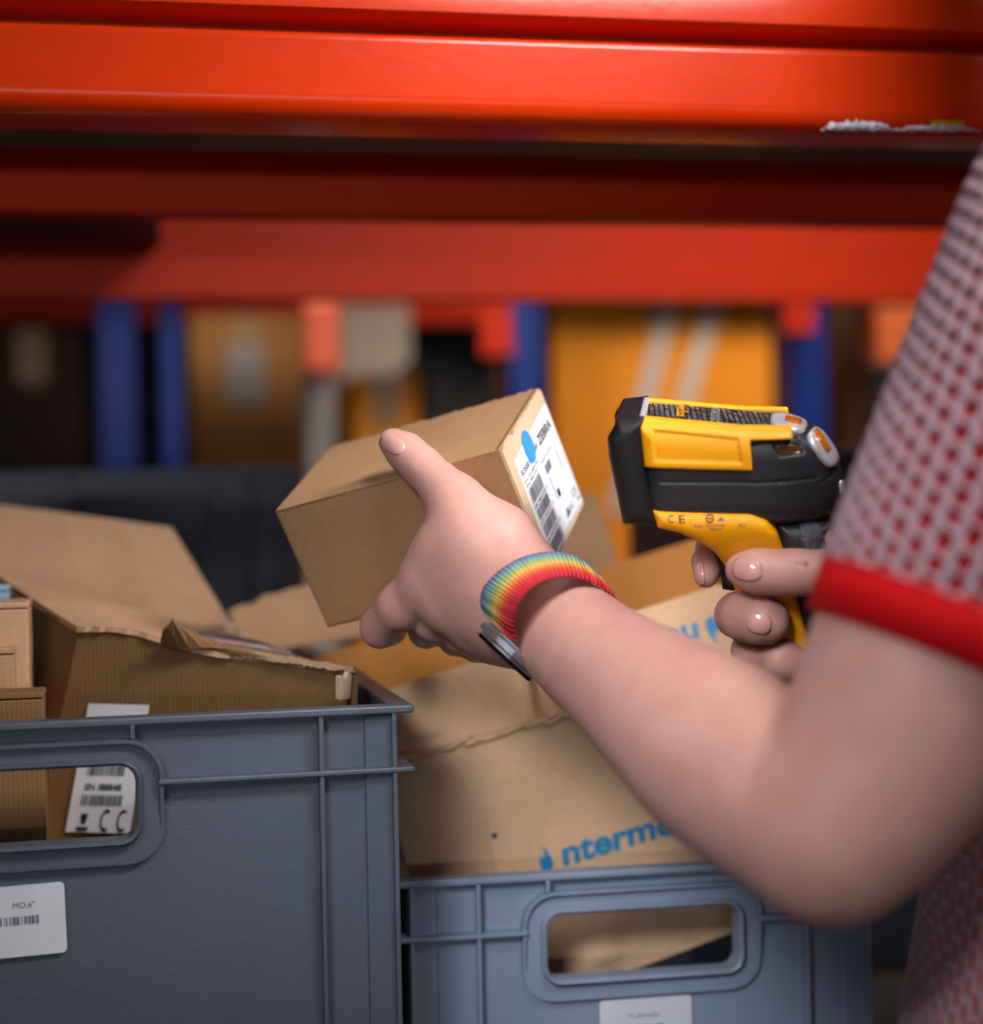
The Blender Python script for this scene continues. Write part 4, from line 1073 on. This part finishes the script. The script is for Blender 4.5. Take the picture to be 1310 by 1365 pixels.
# ================================================================== WRIST WATCH
WC = W(680, 868, .895)
wt_ = thing('wristwatch', 'silver smartwatch with rainbow striped woven strap on the left wrist', 'watch', WC)
aw = camv((.45, -.81, -.37)).normalized(); nw = camv((-.70, .02, -.70)); nw = (nw-aw*nw.dot(aw)).normalized(); tw_ = aw.cross(nw).normalized()
Mw = Matrix([aw, tw_, nw]).transposed().to_4x4(); Mw = Matrix.Translation(WC) @ Mw
def wbox(name, hx_, hy_, z0, z1, m, bev, label=None):
    bm = bmesh.new(); bm_box(bm, -hx_, hx_, -hy_, hy_, z0, z1, bev=0)
    bmesh.ops.bevel(bm, geom=[e for e in bm.edges if abs((e.verts[0].co-e.verts[1].co).z) > .0005], offset=.009, segments=6, affect='EDGES')
    bmesh.ops.bevel(bm, geom=[e for e in bm.edges if abs((e.verts[0].co-e.verts[1].co).z) < .0002 and len(e.link_faces) == 2 and e.calc_face_angle(0) > .8], offset=bev, segments=3, affect='EDGES')
    for v in bm.verts: v.co = Mw @ v.co
    return from_bm(name, bm, m, wt_, label, smooth=False, world=True)
wbox('case', .0175, .0205, -.0045, .0035, M_alu, .0022)
wbox('screen', .0168, .0198, .0034, .0054, M_glassd, .0012, 'black glass screen')
# strap: band centre points, half width vectors
sp = [((664, 834, .878), (22, 22, -.006)), ((662, 812, .866), (22, 15, -.008)), ((668, 793, .860), (22, 13, -.010)), ((684, 774, .858), (18, 14, -.010)), ((706, 760, .861), (13, 16, -.010)), ((732, 753, .868), (8, 17, -.009)),
      ((760, 753, .878), (6, 16, -.008)), ((786, 763, .890), (8, 15, -.008)), ((808, 783, .905), (10, 13, -.008)), ((818, 812, .922), (9, 11, -.009)), ((806, 842, .935), (12, 10, -.010)), ((778, 868, .940), (14, 12, -.010)), ((745, 886, .936), (18, 16, -.010)), ((714, 892, .925), (20, 20, -.008))]
M_strap = bpy.data.materials.new('rainbow_weave'); M_strap.use_nodes = True
nt = M_strap.node_tree; b = nt.nodes['Principled BSDF']; at = nt.nodes.new('ShaderNodeUVMap'); sx_ = nt.nodes.new('ShaderNodeSeparateXYZ'); rm = nt.nodes.new('ShaderNodeValToRGB')
cols = ['#6d5590', '#5f78a0', '#6a9a88', '#94a460', '#cfae58', '#d98838', '#d85030', '#cc2430', '#b8142a']
rm.color_ramp.elements[0].color = lin(cols[0]); rm.color_ramp.elements[1].color = lin(cols[-1]); rm.color_ramp.elements[1].position = 1
for i, c in enumerate(cols[1:-1]): e = rm.color_ramp.elements.new((i+1)/(len(cols)-1)*.92); e.color = lin(c)
nt.links.new(at.outputs[0], sx_.inputs[0]); nt.links.new(sx_.outputs[0], rm.inputs[0]); nt.links.new(rm.outputs[0], b.inputs['Base Color'])
wv = nt.nodes.new('ShaderNodeTexWave'); wv.bands_direction = 'Y'; wv.inputs['Scale'].default_value = 20; nt.links.new(at.outputs[0], wv.inputs[0])
bp = nt.nodes.new('ShaderNodeBump'); bp.inputs['Strength'].default_value = .9; bp.inputs['Distance'].default_value = .0012
nt.links.new(wv.outputs[0], bp.inputs['Height']); nt.links.new(bp.outputs[0], b.inputs['Normal']); b.inputs['Roughness'].default_value = .75
def strap():
    ctr = [np.array(W(*p)) for p, h in sp]; hv = [(np.array(W(p[0]+h[0], p[1]+h[1], p[2]+h[2]))-np.array(W(p[0]-h[0], p[1]-h[1], p[2]-h[2])))/2 for p, h in sp]
    n = 112; m_ = len(ctr); pts = []; hh = []
    for i in range(n+1):
        t_ = i/n*(m_-1); k = min(int(t_), m_-2); f_ = t_-k
        g_ = lambda Q: .5*((2*Q[k])+(-Q[max(k-1, 0)]+Q[k+1])*f_+(2*Q[max(k-1, 0)]-5*Q[k]+4*Q[k+1]-Q[min(k+2, m_-1)])*f_*f_+(-Q[max(k-1, 0)]+3*Q[k]-3*Q[k+1]+Q[min(k+2, m_-1)])*f_**3)
        pts.append(g_(ctr)); hh.append(g_(hv))
    cen = np.mean(ctr, 0); vs = []; uv = []; secs = 10
    for i in range(n+1):
        tan = pts[min(i+1, n)]-pts[max(i-1, 0)]; nr = np.cross(tan, hh[i]); nr /= np.linalg.norm(nr)
        if nr@(pts[i]-cen) < 0: nr = -nr
        for s in range(secs+1):
            q = s/secs*2-1; bulge = .0010*(1-q**6); vs.append(pts[i]+hh[i]*q+nr*(.0002+bulge+.00035*math.sin(i*2.6))); uv.append((s/secs, i/n))
        for s in range(secs, -1, -1):
            q = s/secs*2-1; vs.append(pts[i]+hh[i]*q-nr*.0008); uv.append((s/secs, i/n))
    k = 2*(secs+1); fs = [(i*k+j, i*k+(j+1) % k, (i+1)*k+(j+1) % k, (i+1)*k+j) for i in range(n) for j in range(k)]
    o = pyd('strap', vs, fs, M_strap, wt_, 'rainbow striped woven strap', smooth=True)
    ul = o.data.uv_layers.new(name='UVMap')
    for l in o.data.loops: ul.data[l.index].uv = uv[l.vertex_index]
strap()

# ================================================================== BACKGROUND (second rack row and its load)
r2 = thing('pallet_rack', 'blurred second rack row of orange beams and blue uprights behind the shelf', 'rack', V(0, 2.7, -CAMZ))
def rp2(o): o.matrix_parent_inverse = TOP(r2).inverted(); return o
Y2 = V(0, 2.65, 0).y
SH2 = CAMZ-.22
bz2 = W(800, 340, 2.62).z
rp2(beam(r2, Y2, bz2, -3.5, 4.0, M_orange_d, h=.11)); rp2(beam(r2, Y2+.9, bz2, -3.5, 4.0, M_orange_d, h=.11, flip=-1))
rp2(beam(r2, Y2, SH2-.105, -3.5, 4.0, M_orange_d, h=.10)); rp2(beam(r2, Y2+.9, SH2-.105, -3.5, 4.0, M_orange_d, h=.10, flip=-1))
rp2(box('deck_panel', (-3.5, 4.0, Y2+.055, Y2+.84, SH2-.02, SH2-.001), M_steel, r2))
def up2(px0, px1, d, conn=None, rck=r2, m=M_blue, f=rp2):
    a, b_ = W(px0, 500, d), W(px1, 500, d)
    f(upright(rck, a.x, a.y, z1=2.7, w=b_.x-a.x, m=m))
    if conn:
        x0, x1, y0_, y1_ = conn; p, q = W(x0, y1_, d-.01), W(x1, y0_, d-.01); f(connector(rck, p.x, p.y-.01, p.z, q.z, w=q.x-p.x))
up2(678, 727, 2.50, (640, 680, 390, 475)); up2(1052, 1108, 2.30, (1040, 1082, 295, 445)); up2(130, 182, 2.45); up2(214, 244, 2.60)
up2(405, 449, 2.48, None, m=M_grey)
p0, p1 = W(403, 500, 2.44), W(452, 408, 2.44)
rp2(box('post_protector', (p0.x, p1.x, p0.y-.01, p0.y+.03, p0.z, p1.z+.01), mat('bright_orange_guard', '#f2683c', .4, noise=.1), r2, bev=.01, label='bright orange post guard'))
def bgbox(px0, px1, pyt, d, dep, m, label, zb=None, tape=None, extra=None, group='cartons on the rear rack'):
    a, b_ = W(px0, pyt, d), W(px1, pyt, d); zb = SH2 if zb is None else zb
    t = thing('cardboard_box', label, 'cardboard box', ((a.x+b_.x)/2, a.y+dep/2, zb), group)
    w = b_.x-a.x; h = a.z-zb
    bm = bmesh.new(); bm_box(bm, -w/2, w/2, -dep/2, dep/2, 0, h, bev=.003); from_bm('box_body', bm, m, t)
    if tape is None: bm = bmesh.new(); bm_box(bm, -.025, .025, -dep/2-.001, dep/2+.001, h-.09, h+.001); from_bm('tape', bm, mat('brown_tape', '#8e6b40', .3, noise=.1), t)
    if extra: extra(t, w, h, dep)
    return t, a, b_
KO = kraft('kraft_warm', '#d0801a'); KB = kraft('kraft_brown', '#9a6a38'); KG = kraft('kraft_greyish', '#84694c')
def wrap(t, w, h, dep):
    for k, (x0, x1) in enumerate(((.02, -.06), (.10, .0))):
        vs = [(x0-.016, -dep/2-.004, h*.98), (x0+.016, -dep/2-.004, h*.98), (x1+.014-.03, -dep/2-.004, h*.35), (x1-.014-.03, -dep/2-.004, h*.35)]
        o = pyd('strapping', vs, [(0, 3, 2, 1)], M_grey, t, world=False); s_ = o.modifiers.new('s', 'SOLIDIFY'); s_.thickness = .002
bgbox(735, 1046, 372, 2.74, .5, KO, 'tall warm-lit carton with diagonal strapping behind the scanner', extra=wrap)
bgbox(470, 560, 500, 2.74, .3, KO, 'low orange-brown carton behind the held carton')
bgbox(252, 404, 420, 2.78, .35, KB, 'brown carton left of the grey post', extra=lambda t, w, h, dep: box('paper_sheet', (-.035, .03, -dep/2-.003, -dep/2-.001, h-.15, h-.05), mat('dull_sheet', '#87807a', .7, noise=.2), t, label='pale paper sheet'))
def sheet(t, w, h, dep, cx=.0, cz=.7, sw=.06, shh=.09, m=M_paper_d):
    box('paper_sheet', (cx-sw/2, cx+sw/2, -dep/2-.002, -dep/2-.0005, h*cz, h*cz+shh), m, t, label='pale paper sheet')
t1, a, b_ = bgbox(453, 548, 408, 3.1, .3, mat('pale_carton', '#8f857c', .7, noise=.2), 'pale carton stacked behind the low orange-brown one', tape=False)
bgbox(1118, 1260, 300, 2.96, .5, KG, 'large greyish carton right of the right blue upright')
bgbox(1160, 1250, 300, 2.84, .1, mat('grey_carton', '#8b857a', .7, noise=.2), 'grey carton near the sleeve')
bgbox(-20, 100, 440, 2.8, .4, kraft('kraft_very_dark', '#3a2a20'), 'dark carton at the far left of the rear rack')
def tub(px0, px1, pyt, d, label, dp=.15):
    a, b_ = W(px0, pyt, d), W(px1, pyt, d); h = a.z-SH2; w = b_.x-a.x
    t = thing('plastic_bin', label, 'bin', ((a.x+b_.x)/2, a.y+dp, SH2), None)
    bm = bmesh.new(); bm_box(bm, -w/2, w/2, -dp, dp, 0, h-.01, bev=.01); from_bm('bin_body', bm, M_black, t)
    bm = bmesh.new(); bm_box(bm, -w/2-.006, w/2+.006, -dp-.006, dp+.006, h-.014, h, bev=.003); from_bm('bin_lid', bm, M_black, t); return a.z+.0005
tub(566, 668, 470, 2.74, 'black bin left of the middle blue upright')

zz = tub(1164, 1240, 484, 2.69, 'black bin with small orange carton on top beside the sleeve', dp=.03)
bgbox(1168, 1236, 410, 2.69, .05, mat('dull_orange_card', '#a8480f', .6, noise=.15), 'small orange carton standing on a black bin near the sleeve', zb=zz, tape=False)
